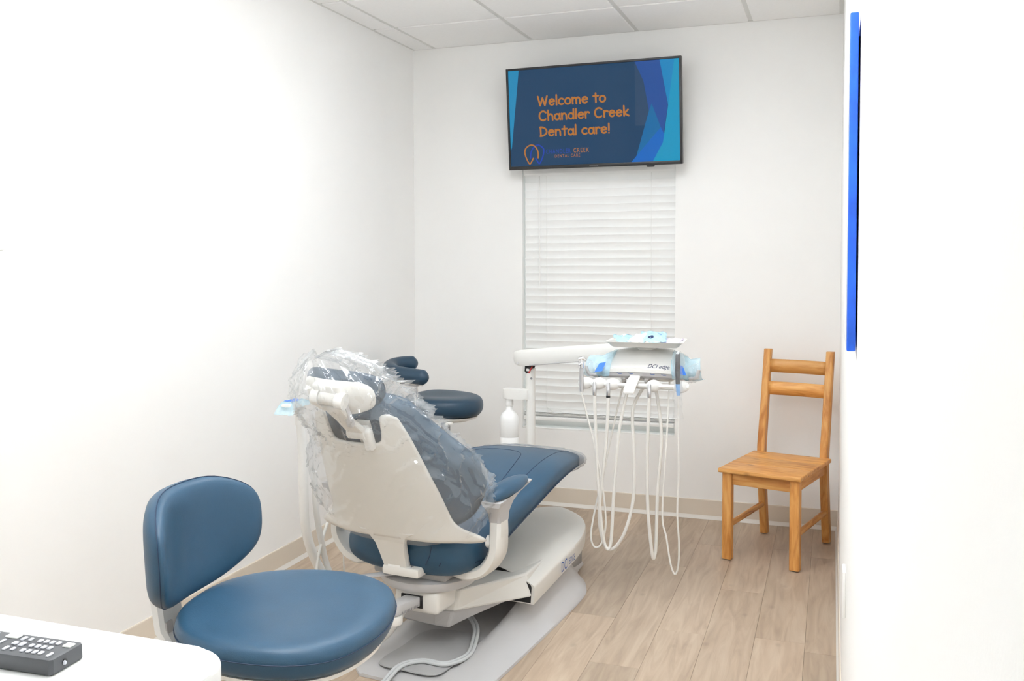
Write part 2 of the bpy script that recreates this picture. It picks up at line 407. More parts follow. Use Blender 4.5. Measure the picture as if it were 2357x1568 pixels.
# window: vinyl frame, two sashes of glass, sill
k = B(); cx, wz = (WX0 + WX1) / 2, (WZ0 + WZ1) / 2
for sx in (-1, 1): k.box((cx + sx * ((WX1 - WX0) / 2 - 0.02), 0.115, wz), (0.04, 0.04, WZ1 - WZ0))
for z in (WZ0 + 0.02, wz, WZ1 - 0.02): k.box((cx, 0.115, z), (WX1 - WX0 - 0.08, 0.038, 0.04))
wn = k.done('window_1', M_pure, smooth=False, kind='structure')
for z0, z1 in ((WZ0 + 0.04, wz - 0.02), (wz + 0.02, WZ1 - 0.04)):
    B().box((cx, 0.115, (z0 + z1) / 2), (WX1 - WX0 - 0.08, 0.005, z1 - z0)).done('pane', M_glass, wn, smooth=False)
B().box((cx, 0.0475, WZ0 + 0.004), (WX1 - WX0 - 0.002, 0.095, 0.008), bev=0.002).done('window_sill', M_pure, wn, smooth=False)

# ------------------------------------------------------------------ window blind
bl = thing('window_blind', 'white slatted blind, closed, in the window below the television', 'blind', (cx, 0.05, WZ0 + 0.01))
bx0, bx1, BY = WX0 + 0.003, WX1 - 0.004, 0.036
def bloc(x, y, z): return (x - cx, y - 0.05, z - WZ0 - 0.01)
P = 0.0442; zs = 1.915; ns = 32
sl = None
for i in range(ns):
    z = zs - i * P
    if sl is None:
        pr = []
        for q in range(7):
            t = q / 6 * 2 - 1; pr.append((t * 0.025, 0.0022 * (1 - t * t)))
        prof = [(a, b + 0.0012) for a, b in pr] + [(a, b - 0.0012) for a, b in reversed(pr)]
        an = R(-78)
        rot = [(a * math.cos(an) - b * math.sin(an), a * math.sin(an) + b * math.cos(an)) for a, b in prof]
        rot = [(-u, v) for u, v in rot] if False else rot
        k = B(); k.rings([[Vector((xx, u, v)) for u, v in rot] for xx in (bx0 - cx + 0.004, bx1 - cx)])
        sl = k.done('slat', M_blind, bl, ang=60); o = sl
    else: o = clone(sl, parent=bl)
    o.location = bloc(cx, BY, z)
for i in range(3):                # slats gathered on the bottom rail
    o = clone(sl, parent=bl); o.location = bloc(cx, BY, 0.536 - i * 0.006); o.rotation_euler = (R(52), 0, 0)
B().box(bloc((bx0 + bx1) / 2, BY, 0.508), (bx1 - bx0, 0.05, 0.022), bev=0.003).done('bottom_rail', M_blind, bl)
B().box(bloc((bx0 + bx1) / 2, BY + 0.012, 1.985), (bx1 - bx0, 0.05, 0.05), bev=0.003).done('headrail', M_blind, bl)
k = B(); vx0, vx1 = WX0 + 0.006, WX1 - 0.002
k.rings([[Vector(bloc(xx, yy, zz)) for yy, zz in ((0.008, 1.932), (0.005, 1.94), (0.002, 1.945), (0.002, 1.99), (0.006, 2.005), (0.011, 2.005), (0.011, 1.932))] for xx in (vx0, vx1)])
k.done('valance', M_blind, bl, ang=30)
for xx in (0.832, 1.440): # ladder cords
    B().tube([bloc(xx, 0.0225, 1.94), bloc(xx, 0.0225, 0.52)], 0.0016, 6).done('ladder_cord', M_cord, bl)
B().tube([bloc(0.790, 0.012, 1.94), bloc(0.792, 0.013, 1.29)], 0.0042, 6).done('tilt_wand', M_cord, bl)
B().tube([bloc(0.83, 0.016, 0.575), bloc(0.87, 0.012, 0.555), bloc(0.85, 0.009, 0.545), bloc(0.90, 0.010, 0.56), bloc(0.93, 0.013, 0.552)], 0.0014, 5, smooth=5).done('pull_cord', M_cord, bl)

# ------------------------------------------------------------------ television
tv = thing('television', 'black flat television with blue welcome screen, high above the window', 'television', (1.140, -0.15, 2.244))
tv.rotation_euler = (R(6.0), 0, R(-0.8))
TW, TH = 0.985, 0.572
k = B(); k.box((0, 0.018, 0), (TW, 0.034, TH), bev=0.004).done('casing', M_black, tv)
k = B(); bz = 0.0125
for sx in (-1, 1): k.box((sx * (TW - bz) / 2, -0.001, 0), (bz, 0.012, TH), bev=0.002)
k.box((0, -0.001, (TH - bz) / 2), (TW - 2 * bz, 0.012, bz), bev=0.002); k.box((0, -0.001, -(TH - 0.02) / 2), (TW - 2 * bz, 0.012, 0.02), bev=0.002)
k.done('bezel', M_black, tv)
sx0, sx1, sz0, sz1 = -TW / 2 + bz, TW / 2 - bz, -TH / 2 + 0.02, TH / 2 - bz
def suv(u, v): return (sx0 + u * (sx1 - sx0), sz0 + v * (sz1 - sz0))
sc = B().box(((sx0 + sx1) / 2, 0.0005, (sz0 + sz1) / 2), (sx1 - sx0, 0.002, sz1 - sz0)).done('screen', emit('screen_navy', lin(18, 66, 104), 0.82, 0.5), tv, smooth=False)
def spoly(name, pts, m, d):
    k = B(); y = -0.0007 - d
    vs = [k.bm.verts.new((suv(u, v)[0], y, suv(u, v)[1])) for u, v in pts]; k.bm.faces.new(vs)
    return k.done(name, m, sc, smooth=False, fix=False)
spoly('screen_shard', [(0, 1), (.066, 1), (.008, .202), (0, .17)], emit('scr1', lin(24, 142, 192), 0.85, 0.5), .0001)
spoly('screen_shard', [(.752, 1), (.801, .801), (.829, .506), (.806, .361), (.751, .364)], emit('scr2', lin(40, 74, 108), 0.85, 0.5), .0001)
spoly('screen_shard', [(.752, 1), (.892, 1), (.936, .552), (.909, .268), (.894, .337), (.845, .578), (.829, .506), (.801, .801)], emit('scr3', lin(30, 82, 160), 0.85, 0.5), .0002)
spoly('screen_shard', [(.892, 1), (.974, 1), (.937, .552)], emit('scr4', lin(0, 134, 194), 0.9, 0.5), .0002)
spoly('screen_shard', [(.974, 1), (1, 1), (1, 0), (.847, 0), (.905, .186), (.937, .552)], emit('scr5', lin(0, 152, 196), 0.9, 0.5), .0002)
spoly('screen_shard', [(.724, 0), (.754, .061), (.894, .337), (.912, .268), (.905, .186), (.847, 0)], emit('scr6', lin(0, 104, 196), 0.9, 0.5), .0003)
spoly('screen_shard', [(.845, .578), (.894, .337), (.754, .061), (.829, .506)], emit('scr7', lin(0, 108, 168), 0.88, 0.5), .0003)
# rounded hand-lettering drawn stroke by stroke
def arc(cx_, cy_, rx, ry, a0, a1, n=14): return [(cx_ + rx * math.cos(R(a0 + (a1 - a0) * i / n)), cy_ + ry * math.sin(R(a0 + (a1 - a0) * i / n))) for i in range(n + 1)]
hump = lambda x0, x1: [(x0, .5)] + arc((x0 + x1) / 2, .5, (x1 - x0) / 2, .42, 165, 0, 9) + [(x1 + .02, .02)]
GL = {
 'W': ([[(0, 1.42), (.33, .02), (.68, 1.15), (1.02, .02), (1.36, 1.42)]], 1.62),
 'e': ([[(.12, .52), (.78, .58)] + arc(.45, .48, .37, .44, 12, 318, 18)], 1.02),
 'l': ([[(.1, 1.5), (.11, .02)]], .38), 'c': ([arc(.45, .47, .40, .44, 48, 310, 16)], .92),
 'o': ([arc(.46, .47, .40, .44, 0, 360, 22)], 1.06),
 'm': ([[(.06, .95), (.12, .02)], hump(.12, .62), hump(.62, 1.14)], 1.42),
 't': ([[(.36, 1.36), (.38, .02)], [(.02, .95), (.74, .97)]], .86),
 'C': ([arc(.62, .71, .56, .70, 42, 312, 18)], 1.28),
 'h': ([[(.08, 1.5), (.11, .02)], hump(.11, .74)], 1.0),
 'a': ([arc(.42, .46, .36, .43, 40, 400, 20), [(.80, .92), (.80, .3), (.88, .02)]], 1.04),
 'n': ([[(.07, .93), (.11, .02)], hump(.11, .74)], 1.0),
 'd': ([arc(.42, .46, .36, .43, 20, 380, 20), [(.80, 1.5), (.82, .02)]], 1.06),
 'r': ([[(.07, .93), (.12, .02)], [(.12, .5)] + arc(.42, .5, .30, .42, 165, 45, 8)], .78),
 'k': ([[(.08, 1.5), (.11, .02)], [(.66, .92), (.13, .40), (.74, .02)]], .92),
 'D': ([[(.08, 1.40), (.11, .04)], [(.0, 1.36)] + arc(.1, .71, .88, .68, 78, -86, 14) + [(.02, .03)]], 1.22),
 '!': ([[(.12, 1.42), (.12, .42)], [(.12, .05), (.121, .03)]], .34), ' ': ([], .62)}
def ribbon(bm, pts, w, y):
    hw = w / 2
    P_ = [Vector((a, b)) for a, b in pts]
    for a, b in zip(P_[:-1], P_[1:]):
        d = (b - a)
        if d.length < 1e-7: continue
        d.normalize(); n = Vector((-d.y, d.x)) * hw
        bm.faces.new([bm.verts.new((q.x, y, q.y)) for q in (a - n, b - n, b + n, a + n)])
    for p in P_:
        bm.faces.new([bm.verts.new((p.x + hw * math.cos(2 * PI * i / 10), y, p.y + hw * math.sin(2 * PI * i / 10))) for i in range(10)])
M_or = emit('screen_orange', lin(192, 124, 58), 0.85, 0.2)
M_lb = emit('screen_logo_blue', lin(38, 70, 176), 0.95, 0.2)
for line, (u0, v0), u1 in (('Welcome to', (.178, .622), .582), ('Chandler Creek', (.182, .468), .714), ('Dental care!', (.186, .306), .600)):
    tot = sum(GL[ch][1] for ch in line) - .16
    ax, az = suv(u0, v0); bx_, _ = suv(u1, v0); s_ = (bx_ - ax) / tot; zs_ = 0.0365
    pen = 0
    for word in line.split(' '):
        k = B()
        for ch in word:
            for st in GL[ch][0]: ribbon(k.bm, [(ax + (pen + a) * s_, az + b * zs_) for a, b in st], 0.0098, -0.0013)
            pen += GL[ch][1]
        k.done('screen_lettering', M_or, sc, smooth=False, fix=False); pen += GL[' '][1]
for nm, m_, pts in (('screen_logo', M_or, [(.169, .083), (.169, .146), (.152, .204), (.124, .22), (.095, .188), (.088, .14), (.097, .082), (.117, .024), (.139, .08)]),
                    ('screen_logo', M_lb, [(.122, .086), (.127, .148), (.146, .199), (.174, .217), (.201, .182), (.205, .144), (.194, .077), (.175, .023), (.155, .079)])):
    k = B(); q = spline([(*suv(u, v), 0) for u, v in pts], 6); ribbon(k.bm, [(p.x, p.y) for p in q], 0.0075, -0.0012 if m_ is M_or else -0.0011)
    k.done(nm, m_, sc, smooth=False, fix=False)
RX = Matrix.Rotation(PI / 2, 4, 'X')
def stext(body, u0, v0, u1, hgt, m_):
    a, z = suv(u0, v0); b_, _ = suv(u1, v0)
    o = text_mesh('screen_lettering', body, hgt * 1.38, m_, sc, Matrix(), spacing=1.25)
    xs = [v.co.x for v in o.data.vertices]; f = (b_ - a) / (max(xs) - min(xs))
    o.data.transform(Matrix.Translation((a, -0.0012, z)) @ RX @ Matrix.Diagonal((f, 1, 1, 1)) @ Matrix.Translation((-min(xs), 0, 0)))
stext('CHANDLER', .218, .122, .368, .0255, M_lb); stext('CREEK', .385, .123, .478, .0255, M_or); stext('DENTAL CARE', .272, .079, .424, .0175, M_or)
text_mesh('brand_lettering', 'INSIGNIA', 0.012, mat('bezel_print', lin(120, 120, 120), 0.5), tv, Matrix.Translation((-0.02, -0.0072, -TH / 2 + 0.006)) @ RX)
k = B(); k.prism([(-.022, 0), (.022, 0), (.017, -.010), (-.017, -.010)], -0.006, 0.012, fm=lambda a, b, c: (0.32 + a, c, -TH / 2 + b)); k.done('receiver_eye', M_black, tv)
k = B(); k.box((0, 0.05, 0.0), (0.30, 0.03, 0.22)); k.box((0, 0.09, 0.02), (0.12, 0.05, 0.14)); k.done('wall_bracket', M_blackm, tv, smooth=False)

# ------------------------------------------------------------------ canvas and outlet on the right wall
pt = thing('canvas_painting', 'small canvas with bright blue painted edges on the right wall', 'painting', (W, -3.70, 1.31))
k = B().box((-0.0095, 0, 0.272), (0.013, 0.30, 0.545), bev=0.002).done('canvas', M_blue, pt)
B().box((-0.0164, 0, 0.272), (0.0008, 0.294, 0.539)).done('painted_face', M_art, pt, smooth=False)
B().box((-0.0018, 0, 0.272), (0.0025, 0.24, 0.48)).done('stretcher_back', M_blackm, pt, smooth=False)
ou = thing('wall_outlet', 'white electrical outlet plate low on the right wall', 'outlet', (W, -2.93, 0.62))
B().box((-0.004, 0, 0.0), (0.008, 0.072, 0.116), bev=0.002).done('cover_plate', M_pure, ou)
for z in (-0.02, 0.02): B().lathe([(0.0, 0), (0.0165, 0), (0.0165, 0.0025), (0.015, 0.003), (0.0, 0.003)], (-0.0055, 0, z), 20, axis=(-1, 0, 0)).done('receptacle', M_white, ou)
B().lathe([(0.0, 0), (0.003, 0), (0.003, 0.001), (0.0, 0.0012)], (-0.006, 0, 0), 10, axis=(-1, 0, 0)).done('screw', M_steel, ou)

# ------------------------------------------------------------------ wall cabinet (left edge of the frame)
wc = thing('wall_cabinet', 'glossy white cabinet hung on the left wall, at the left picture edge', 'cabinet', (0.0, -3.92, 1.486))
B().box((0.155, 0, 0.45), (0.31, 0.80, 0.90), bev=0.003).done('carcass', M_counter, wc)
for sy in (-1, 1):
    d_ = B().box((0.320, sy * 0.2005, 0.45), (0.018, 0.397, 0.896), bev=0.002).done('door', M_counter, wc)
    B().tube([(0.329, sy * 0.03, 0.06), (0.352, sy * 0.03, 0.06), (0.352, sy * 0.03, 0.18), (0.329, sy * 0.03, 0.18)], 0.004, 8).done('handle', M_steel, d_)

# ------------------------------------------------------------------ pine chair in the right corner
wcx, wcy = 2.150, -0.521
ch = thing('wooden_chair', 'golden stained pine chair with two back slats in the right corner', 'chair', (wcx, wcy, 0), R(-14.4))
hw_, dq, sz_ = 0.182, 0.265, 0.448
LW = 0.046
def leg_mesh(pts, name, m):
    k = B(); rs = []
    for (u, v, z, a, b) in pts:
        c = 0.005
        rs.append([Vector((u + du, v + dv, z)) for du, dv in ((-a + c, -b), (a - c, -b), (a, -b + c), (a, b - c), (a - c, b), (-a + c, b), (-a, b - c), (-a, -b + c))])
    k.rings(rs); return k.done(name, m, ch, ang=25)
for sx in (-1, 1):
    u = sx * (hw_ - 0.022)
    lg = leg_mesh([(u, -dq + 0.03, 0.006, 0.0225, 0.021), (u, -dq + 0.03, sz_ - 0.022, 0.0225, 0.021)], 'leg', M_pinev)
    B().lathe([(0.0, 0.0), (0.012, 0.0), (0.012, 0.006), (0.0, 0.006)], (u, -dq + 0.03, 0.0005), 12).done('foot_glide', M_dgrey, lg)
    ub = sx * (hw_ - 0.024)
    lg = leg_mesh([(ub, dq + 0.045, 0.006, 0.0185, 0.022), (ub, dq - 0.012, sz_ - 0.06, 0.0185, 0.026), (ub, dq - 0.006, sz_ + 0.03, 0.0185, 0.026), (ub, dq + 0.03, 0.66, 0.0185, 0.022), (ub, dq + 0.085, 0.972, 0.0185, 0.017)], 'leg', M_pinev)
    B().lathe([(0.0, 0.0), (0.012, 0.0), (0.012, 0.006), (0.0, 0.006)], (ub, dq + 0.045, 0.0005), 12).done('foot_glide', M_dgrey, lg)
    B().box((u, -0.0, sz_ - 0.052), (0.018, 2 * dq - 0.08, 0.058), bev=0.003).done('side_rail', M_pined, ch)
    B().tube([(u, -dq + 0.05, 0.165), (ub, dq + 0.012, 0.165)], 0.0145, 8).done('stretcher', M_pined, ch, ang=20)
B().box((0, -dq + 0.030, sz_ - 0.052), (2 * hw_ - 0.09, 0.018, 0.058), bev=0.003).done('front_rail', M_pineh, ch)
B().box((0, dq - 0.02, sz_ - 0.052), (2 * hw_ - 0.085, 0.018, 0.058), bev=0.003).done('back_rail', M_pineh, ch)
# seat: three glued boards, rounded rim
sb = [(-dq - 0.012, -0.095), (-0.095, 0.075), (0.075, dq - 0.022)]
for i, (a, b) in enumerate(sb):
    wf_ = hw_ + 0.013
    k = B(); k.prism([(-wf_, a), (wf_, a), (wf_, b - 0.0008), (-wf_, b - 0.0008)], sz_ - 0.022, sz_, bev=0.006, seg=3); k.done('seat_board', M_pineh, ch, ang=35)
for z, y in ((0.887, dq + 0.066), (0.772, dq + 0.044)):
    k = B()
    def slat(u, v, z=z, y=y): return (u * (hw_ - 0.040), y + 0.012 * (1 - u * u) , z + v * 0.034)
    k.grid(lambda a, b: slat(a * 2 - 1, b * 2 - 1), 10, 2); k.done('back_slat', M_pineh, ch, ang=50, solid=0.016, soff=0.0)

# ------------------------------------------------------------------ dental chair  (local axes: x right, y towards the toe, z up)
DC = (0.98, -2.30, 0.0); DR = R(-6)
dc = thing('dental_chair', 'reclining dental chair with navy upholstery and ivory shell in the room centre', 'dental chair', DC, DR)
# -- base plate with raised fenders and a shallow tray
pl = B(); rs = []
tab = [(-0.235, .300, -.090, .012, .012), (-0.20, .352, -.128, .016, .014), (-0.05, .362, -.165, .030, .020), (.15, .362, -.190, .052, .022), (.40, .360, -.200, .085, .024),
       (.62, .355, -.200, .118, .030), (.80, .350, -.200, .130, .060), (.93, .335, -.190, .132, .10), (1.05, .285, -.17, .130, .115), (1.15, .215, -.15, .128, .12), (1.30, .19, -.14, .125, .12)]
for i in range(40):
    s = -0.235 + 1.535 * i / 39
    xr, xl, h, t = itp(tab, s)
    w_ = xr - xl; c = (xr + xl) / 2
    rs.append([(xr, s, 0.001), (xr - .002, s, 0.010), (xr - w_ * .06, s, min(h, .014) + .10 * (h - .012) if h > .014 else h), (xr - w_ * .15, s, h * .62 + .004), (xr - w_ * .215, s, h), (xr - w_ * .26, s, h), (xr - w_ * .32, s, t + (h - t) * .15), (c, s, t),
               (xl + w_ * .30, s, t), (xl + w_ * .24, s, t + (h - t) * .1), (xl + w_ * .18, s, t + (h - t) * .75), (xl + w_ * .12, s, t + (h - t) * .75), (xl + w_ * .04, s, 0.014), (xl + .002, s, 0.010), (xl, s, 0.001)])
rs = [[Vector(p) for p in r] for r in rs]
pl.rings(rs); base = pl.done('base_plate', M_lgrey, dc, ang=55)
# clear tray cover lying in the plate
k = B(); k.prism(sp2([(-.055, -.16), (.05, -.175), (.17, -.165), (.19, -.06), (.19, .20), (-.03, .20), (-.055, .0)], 5), 0.024, 0.029, bev=0.002); k.done('tray_mat', M_grey, dc)
# foot of the base below the long cover
B().box((0.02, 1.02, 0.07), (0.34, 0.55, 0.138), bev=0.02).done('rear_foot', M_grey, dc)
# -- lift arm: grey beam with an ivory cap
low = [(.050, .065), (.122, .082), (.285, .38), (.27, .62), (-.12, .62), (-.12, .07)]
top = [(.045, .055), (.130, .072), (.305, .375), (.285, .62), (-.13, .62), (-.13, .06)]
def frustum(k, a, za, b, zb):
    k.rings([[Vector((x_, y_, z_)) for (x_, y_), z_ in zip(a, za)], [Vector((x_, y_, z_)) for (x_, y_), z_ in zip(b, zb)]])
k = B(); frustum(k, [(.042, .080), (.100, .082), (.21, .42), (.20, .60), (-.10, .60), (-.10, .09)], [.092, .092, .13, .13, .12, .092], low, [.165] * 6)
o = k.done('lift_beam', M_lgrey, dc, smooth=False); md = o.modifiers.new('edge', 'BEVEL'); md.width = 0.012; md.segments = 3
k = B(); frustum(k, top, [.165, .165, .150, .14, .14, .165], [(.064, .085), (.146, .092), (.275, .40), (.26, .62), (-.11, .62), (-.11, .09)], [.243, .243, .232, .225, .225, .243])
o = k.done('lift_cap', M_ivory, dc, smooth=False); md = o.modifiers.new('edge', 'BEVEL'); md.width = 0.008; md.segments = 3
# -- long domed cover
rs = []
for i in range(36):
    t = (i / 35) ** .8 if i else 0.0; s = .385 + 1.015 * t
    e_ = math.sqrt(max(.012, 1 - max(0, (t - .45) / .55) ** 2.6))
    wr_ = .03 + (.282 - .045 * t) * e_; wl_ = .03 - (.262 - .03 * t) * e_
    zb = .118 + .045 * t; ze = zb + .074 - .012 * t; zt = ze + (.262 - ze + .012 * math.sin(PI * min(1, t * 1.6))) * e_ ** .7
    c = (wr_ + wl_) / 2; hw2 = (wr_ - wl_) / 2; r = []
    for q in range(21):
        u = 1 - 2 * q / 20; r.append(Vector((c + u * hw2, s, ze + (zt - ze) * (1 - abs(u) ** 2.2))))
    r.append(Vector((c - hw2 - .004, s, ze - .01))); r.append(Vector((c - hw2, s, zb))); r.append(Vector((c + hw2, s, zb))); r.append(Vector((c + hw2 + .004, s, ze - .01)))
    rs.append(r)
r0_ = rs[0]; cen_ = sum(r0_, Vector()) / len(r0_)
k = B(); k.rings(rs); cover = k.done('base_cover', M_ivory, dc, ang=42)
k = B(); k.rings([[cen_ + (p - cen_) * f_ + Vector((0, d_, 0)) for p in r0_] for f_, d_ in ((.955, -.0015), (.955, .02))]); k.done('cover_opening_shade', M_black, dc, smooth=False)  # black plate painted in as the shade inside the cover's open end
# maker's lettering on the side of the cover
xm = Vector((-0.0, 0, 0))
mt = Matrix.Translation((0.3060, 0.700, 0.150)) @ Matrix.Rotation(R(92), 4, 'Z') @ RX
text_mesh('cover_lettering', 'DCI', 0.062, M_inkb, dc, mt, sx=0.85); text_mesh('cover_lettering', 'EDGE', 0.040, M_inkb, dc, Matrix.Translation((0.3035, 0.800, 0.157)) @ Matrix.Rotation(R(92), 4, 'Z') @ RX, sx=0.8)
# -- swivel
B().lathe([(0, .262), (.135, .262), (.172, .268), (.182, .28), (.182, .300), (.17, .306), (0, .306)], (0.012, .095, 0), 48).done('swivel_disc', M_lgrey, dc)
k = B(); k.box((0.0, .11, .322), (.30, .30, .034), bev=.012); k.done('seat_mount', M_grey, dc)
k = B(); k.box((0.035, .055, .226), (.18, .21, .084), bev=.018, seg=3); k.done('hub', M_ivory, dc)
B().box((0.021, -.051, .228), (.086, .012, .044)).done('hub_slot', M_black, dc, smooth=False)
k = B(); k.tube([(-.03, -.02, .318), (-.10, -.10, .318), (-.20, -.20, .317)], [.020, .018, .014], 10, flat=.4); k.done('swivel_lever', M_lgrey, dc)
# -- seat cushion
ST = [(-.105, .165, .455, .400), (-.095, .205, .475, .365), (-.07, .235, .492, .338), (-.02, .258, .503, .322), (.10, .272, .512, .325), (.30, .282, .540, .385), (.55, .286, .582, .440), (.75, .284, .606, .478), (.92, .270, .604, .490),
      (1.08, .245, .583, .486), (1.20, .222, .560, .478), (1.28, .200, .542, .476), (1.325, .165, .528, .482), (1.345, .12, .518, .492)]
NE = 3.0
def seat_at(s):
    w_, zt, zb = itp(ST, s); return w_, (zt + zb) / 2, (zt - zb) / 2
def seat_top(l, s, off=0.0):
    w_, zc, h = seat_at(s); u = min(0.999, abs(l / w_)); return (l, s, zc + h * (1 - u ** NE) ** (1 / NE) + off)
rs = []
for i in range(64):
    s = -.105 + 1.45 * i / 63; w_, zc, h = seat_at(s); r = []
    for q in range(40):
        a = 2 * PI * q / 40; ca, sa = math.cos(a), math.sin(a)
        r.append(Vector((w_ * math.copysign(abs(ca) ** (2 / NE), ca), s, zc + h * math.copysign(abs(sa) ** (2 / NE), sa))))
    rs.append(r)
k = B(); k.rings(rs); seat = k.done('seat_cushion', M_navy, dc, ang=70)
def seam(par, pts, m=M_seam, r=0.0016): return B().tube(pts, r, 6).done('seam', m, par)
sm = lambda P_: [seat_top(p.x, p.y, -.0002) for p in spline([(a, b, 0) for a, b in P_], 8)]
seam(seat, sm([(.165, .12), (.145, .40), (.105, .70), (.06, .84), (-.04, .885), (-.14, .84), (-.175, .70), (-.19, .40), (-.195, .12)]))
seam(seat, sm([(.215, .12), (.205, .50), (.19, .85), (.16, 1.10), (.13, 1.26)])); seam(seat, sm([(-.215, .12), (-.205, .50), (-.19, .85), (-.16, 1.10), (-.13, 1.26)]))
def side_seam(sx):
    P_ = []
    for i in range(40):
        s = -.02 + 1.30 * i / 39; w_, zc, h = seat_at(s); P_.append((sx * (w_ + .0004), s, zc - h * .25))
    return P_
seam(seat, side_seam(1)); seam(seat, side_seam(-1))
def rear_pt(l, v):  # on the rear face of the seat
    s = -.055; w_, zc, h = seat_at(s); return (l, -.1025 + .022 * (l / .2) ** 4 * 2.2, zc + v)
for l0, l1 in ((.115, .150), (.165, .205)): seam(seat, [(l0 - .01, -.1055 if l0 < .15 else -.098, .385), ((l0 + l1) / 2 - .01, -.1055 if l0 < .15 else -.095, .420), (l1 - .02, -.104 if l0 < .15 else -.092, .452)])
# -- backrest: axis tilted back
RB = R(24.4); us, uz = -math.sin(RB), math.cos(RB)
def bk(l, u, n):  # n > 0 towards the sitter
    return (l - 0.008 - .055 * max(0, u - .1), -.104 + u * us + n * uz, .371 + u * uz + n * math.sin(RB))
# shell: ivory moulding with side wings and a U-shaped notch for the headrest
HWT = [(.085, .335), (.105, .330), (.128, .308), (.150, .272), (.180, .246), (.225, .236), (.285, .228), (.40, .208), (.52, .186), (.58, .170), (.612, .157), (.626, .143)]
def shell(a, b):
    x = a * 2 - 1; ax = abs(x)
    ut = .525 + .100 * (1 / (1 + math.exp(-(ax - .60) * 24))) - (.018 * max(0, ax - .9) / .1)
    ub = .105 + .030 * math.cos(x * PI * .5) ** 2 - .012 * max(0, 1 - abs(ax - .95) / .2)
    u = ub + (ut - ub) * b
    w_ = itp(HWT, u)[0]; l = x * w_
    curl = .068 * ax ** 2 * (1 - .35 * b) + .03 * max(0, .16 - u) / .16 * ax ** 3 * 2
    return bk(l, u, -.012 + curl)
k = B(); k.grid(shell, 44, 36); k.done('back_shell', M_ivory, dc, ang=60, solid=0.009, soff=0.0, fix=False)
k = B(); k.rings([[Vector(bk(l, u, n_)) for l, n_ in ((-.055 - f_ * 1.2, -.004), (-.052 - f_, -.014), (.048 + f_, -.014), (.052 + f_ * 1.2, -.004), (.05 + f_, .010), (-.05 - f_, .010))] for u, f_ in ((-.03, -.006), (0.0, -.004), (.05, .0), (.10, .006), (.135, .022), (.155, .05))])
k.done('back_stem', M_ivory, dc, ang=50)
B().tube([bk(-.030, -.005, -.004), bk(.018, -.005, -.004)], .017, 16).done('hinge_barrel', M_white, dc)
B().tube([bk(.058, -.005, -.008), bk(.064, -.005, -.008)], .011, 14).done('hinge_bolt', M_steel, dc)
k = B(); k.box((.012, -.06, .352), (.15, .13, .035), bev=.010); k.done('hinge_bracket', M_ivory, dc)
# cushion of the backrest
CT = [(.085, .17, .030, .070), (.10, .225, .020, .085), (.14, .268, .012, .100), (.20, .300, .008, .110), (.27, .318, .004, .118), (.34, .318, .002, .112), (.40, .296, .0, .100), (.46, .258, .0, .088), (.52, .222, .0, .078), (.58, .188, .0, .07), (.62, .165, .002, .062), (.642, .13, .006, .055), (.655, .08, .015, .045)]
rs = []
for i in range(60):
    u = .085 + .570 * i / 59; w_, n0, n1 = itp(CT, u); r = []
    nc, hn = (n0 + n1) / 2 + .020, (n1 - n0) / 2
    bol = itp([(.08, .10), (.27, .135), (.40, .10), (.68, .05)], u)[0]
    for q in range(40):
        a = 2 * PI * q / 40; ca, sa = math.cos(a), math.sin(a)
        x = math.copysign(abs(ca) ** (2 / 2.6), ca); y = math.copysign(abs(sa) ** (2 / 2.6), sa)
        r.append(Vector(bk(w_ * x, u, nc + hn * y * (1 + .25 * x * x) + bol * abs(x) ** 2.2)))
    rs.append(r)
k = B(); k.rings(rs); bc = k.done('back_cushion', M_navy, dc, ang=70)
# -- headrest
HC = Vector((-.036, -.455, 1.015)); HT = R(25)
def hd(l, u, n):
    u -= .07 * l + .9 * l * l
    return HC + Vector((l, u * -math.sin(HT) + n * math.cos(HT), u * math.cos(HT) + n * math.sin(HT)))
ho = sp2([(-.140, .01), (-.126, .056), (-.06, .079), (.06, .079), (.126, .056), (.140, .01), (.122, -.036), (.06, -.058), (-.06, -.058), (-.122, -.036)], 5)
k = B(); k.pad(ho, [(.30, -.006), (.86, -.006), (.96, .004), (1.0, .018), (.99, .034), (.92, .046), (.70, .050), (.35, .046), (.08, .044)], lambda u, v, h: hd(u, v, h + .06 * (u / .14) ** 2))
k.done('headrest_cushion', M_navy2, dc, ang=70)
k = B(); k.pad(ho, [(.05, -.034), (.35, -.033), (.66, -.027), (.84, -.015), (.92, .0), (.90, .006), (.3, .006)], lambda u, v, h: hd(u, v - .004, h + .05 * (u / .14) ** 2))
k.done('headrest_shell', M_ivory, dc, ang=60)
k = B(); k.box(hd(.022, .058, -.044), (.105, .034, .050), rot=Matrix.Rotation(HT, 3, 'X'), bev=.010, seg=3)
for x_ in (-.016, .070): k.tube([hd(x_ - .014, .036, -.060), hd(x_ + .014, .036, -.060)], .027, 18)
k.done('headrest_knuckle', M_white, dc)
B().tube([hd(-.002, .036, -.060), hd(.054, .036, -.060)], .022, 18).done('knuckle_barrel', M_ivory, dc)
pA, pB = hd(.030, .016, -.066), Vector(bk(.030, .572, -.020))
k = B(); d_ = pB - pA
k.rings([[pA + d_ * t + Vector((x_, 0, 0)) + Vector((0, math.cos(R(30)), math.sin(R(30)))) * n_ for x_, n_ in ((-w_, -.012), (w_, -.012), (w_, .012), (-w_, .012))] for t, w_ in ((0, .034), (.5, .028), (1.0, .034))])
o = k.done('headrest_link', M_ivory, dc, smooth=False); md = o.modifiers.new('edge', 'BEVEL'); md.width = 0.006; md.segments = 2
k = B(); k.box(pA + d_ * .42 + Vector((.024, -.006, .006)), (.022, .02, .085), rot=Matrix.Rotation(R(30), 3, 'X'), bev=.005); k.done('link_inset', M_lgrey, dc)
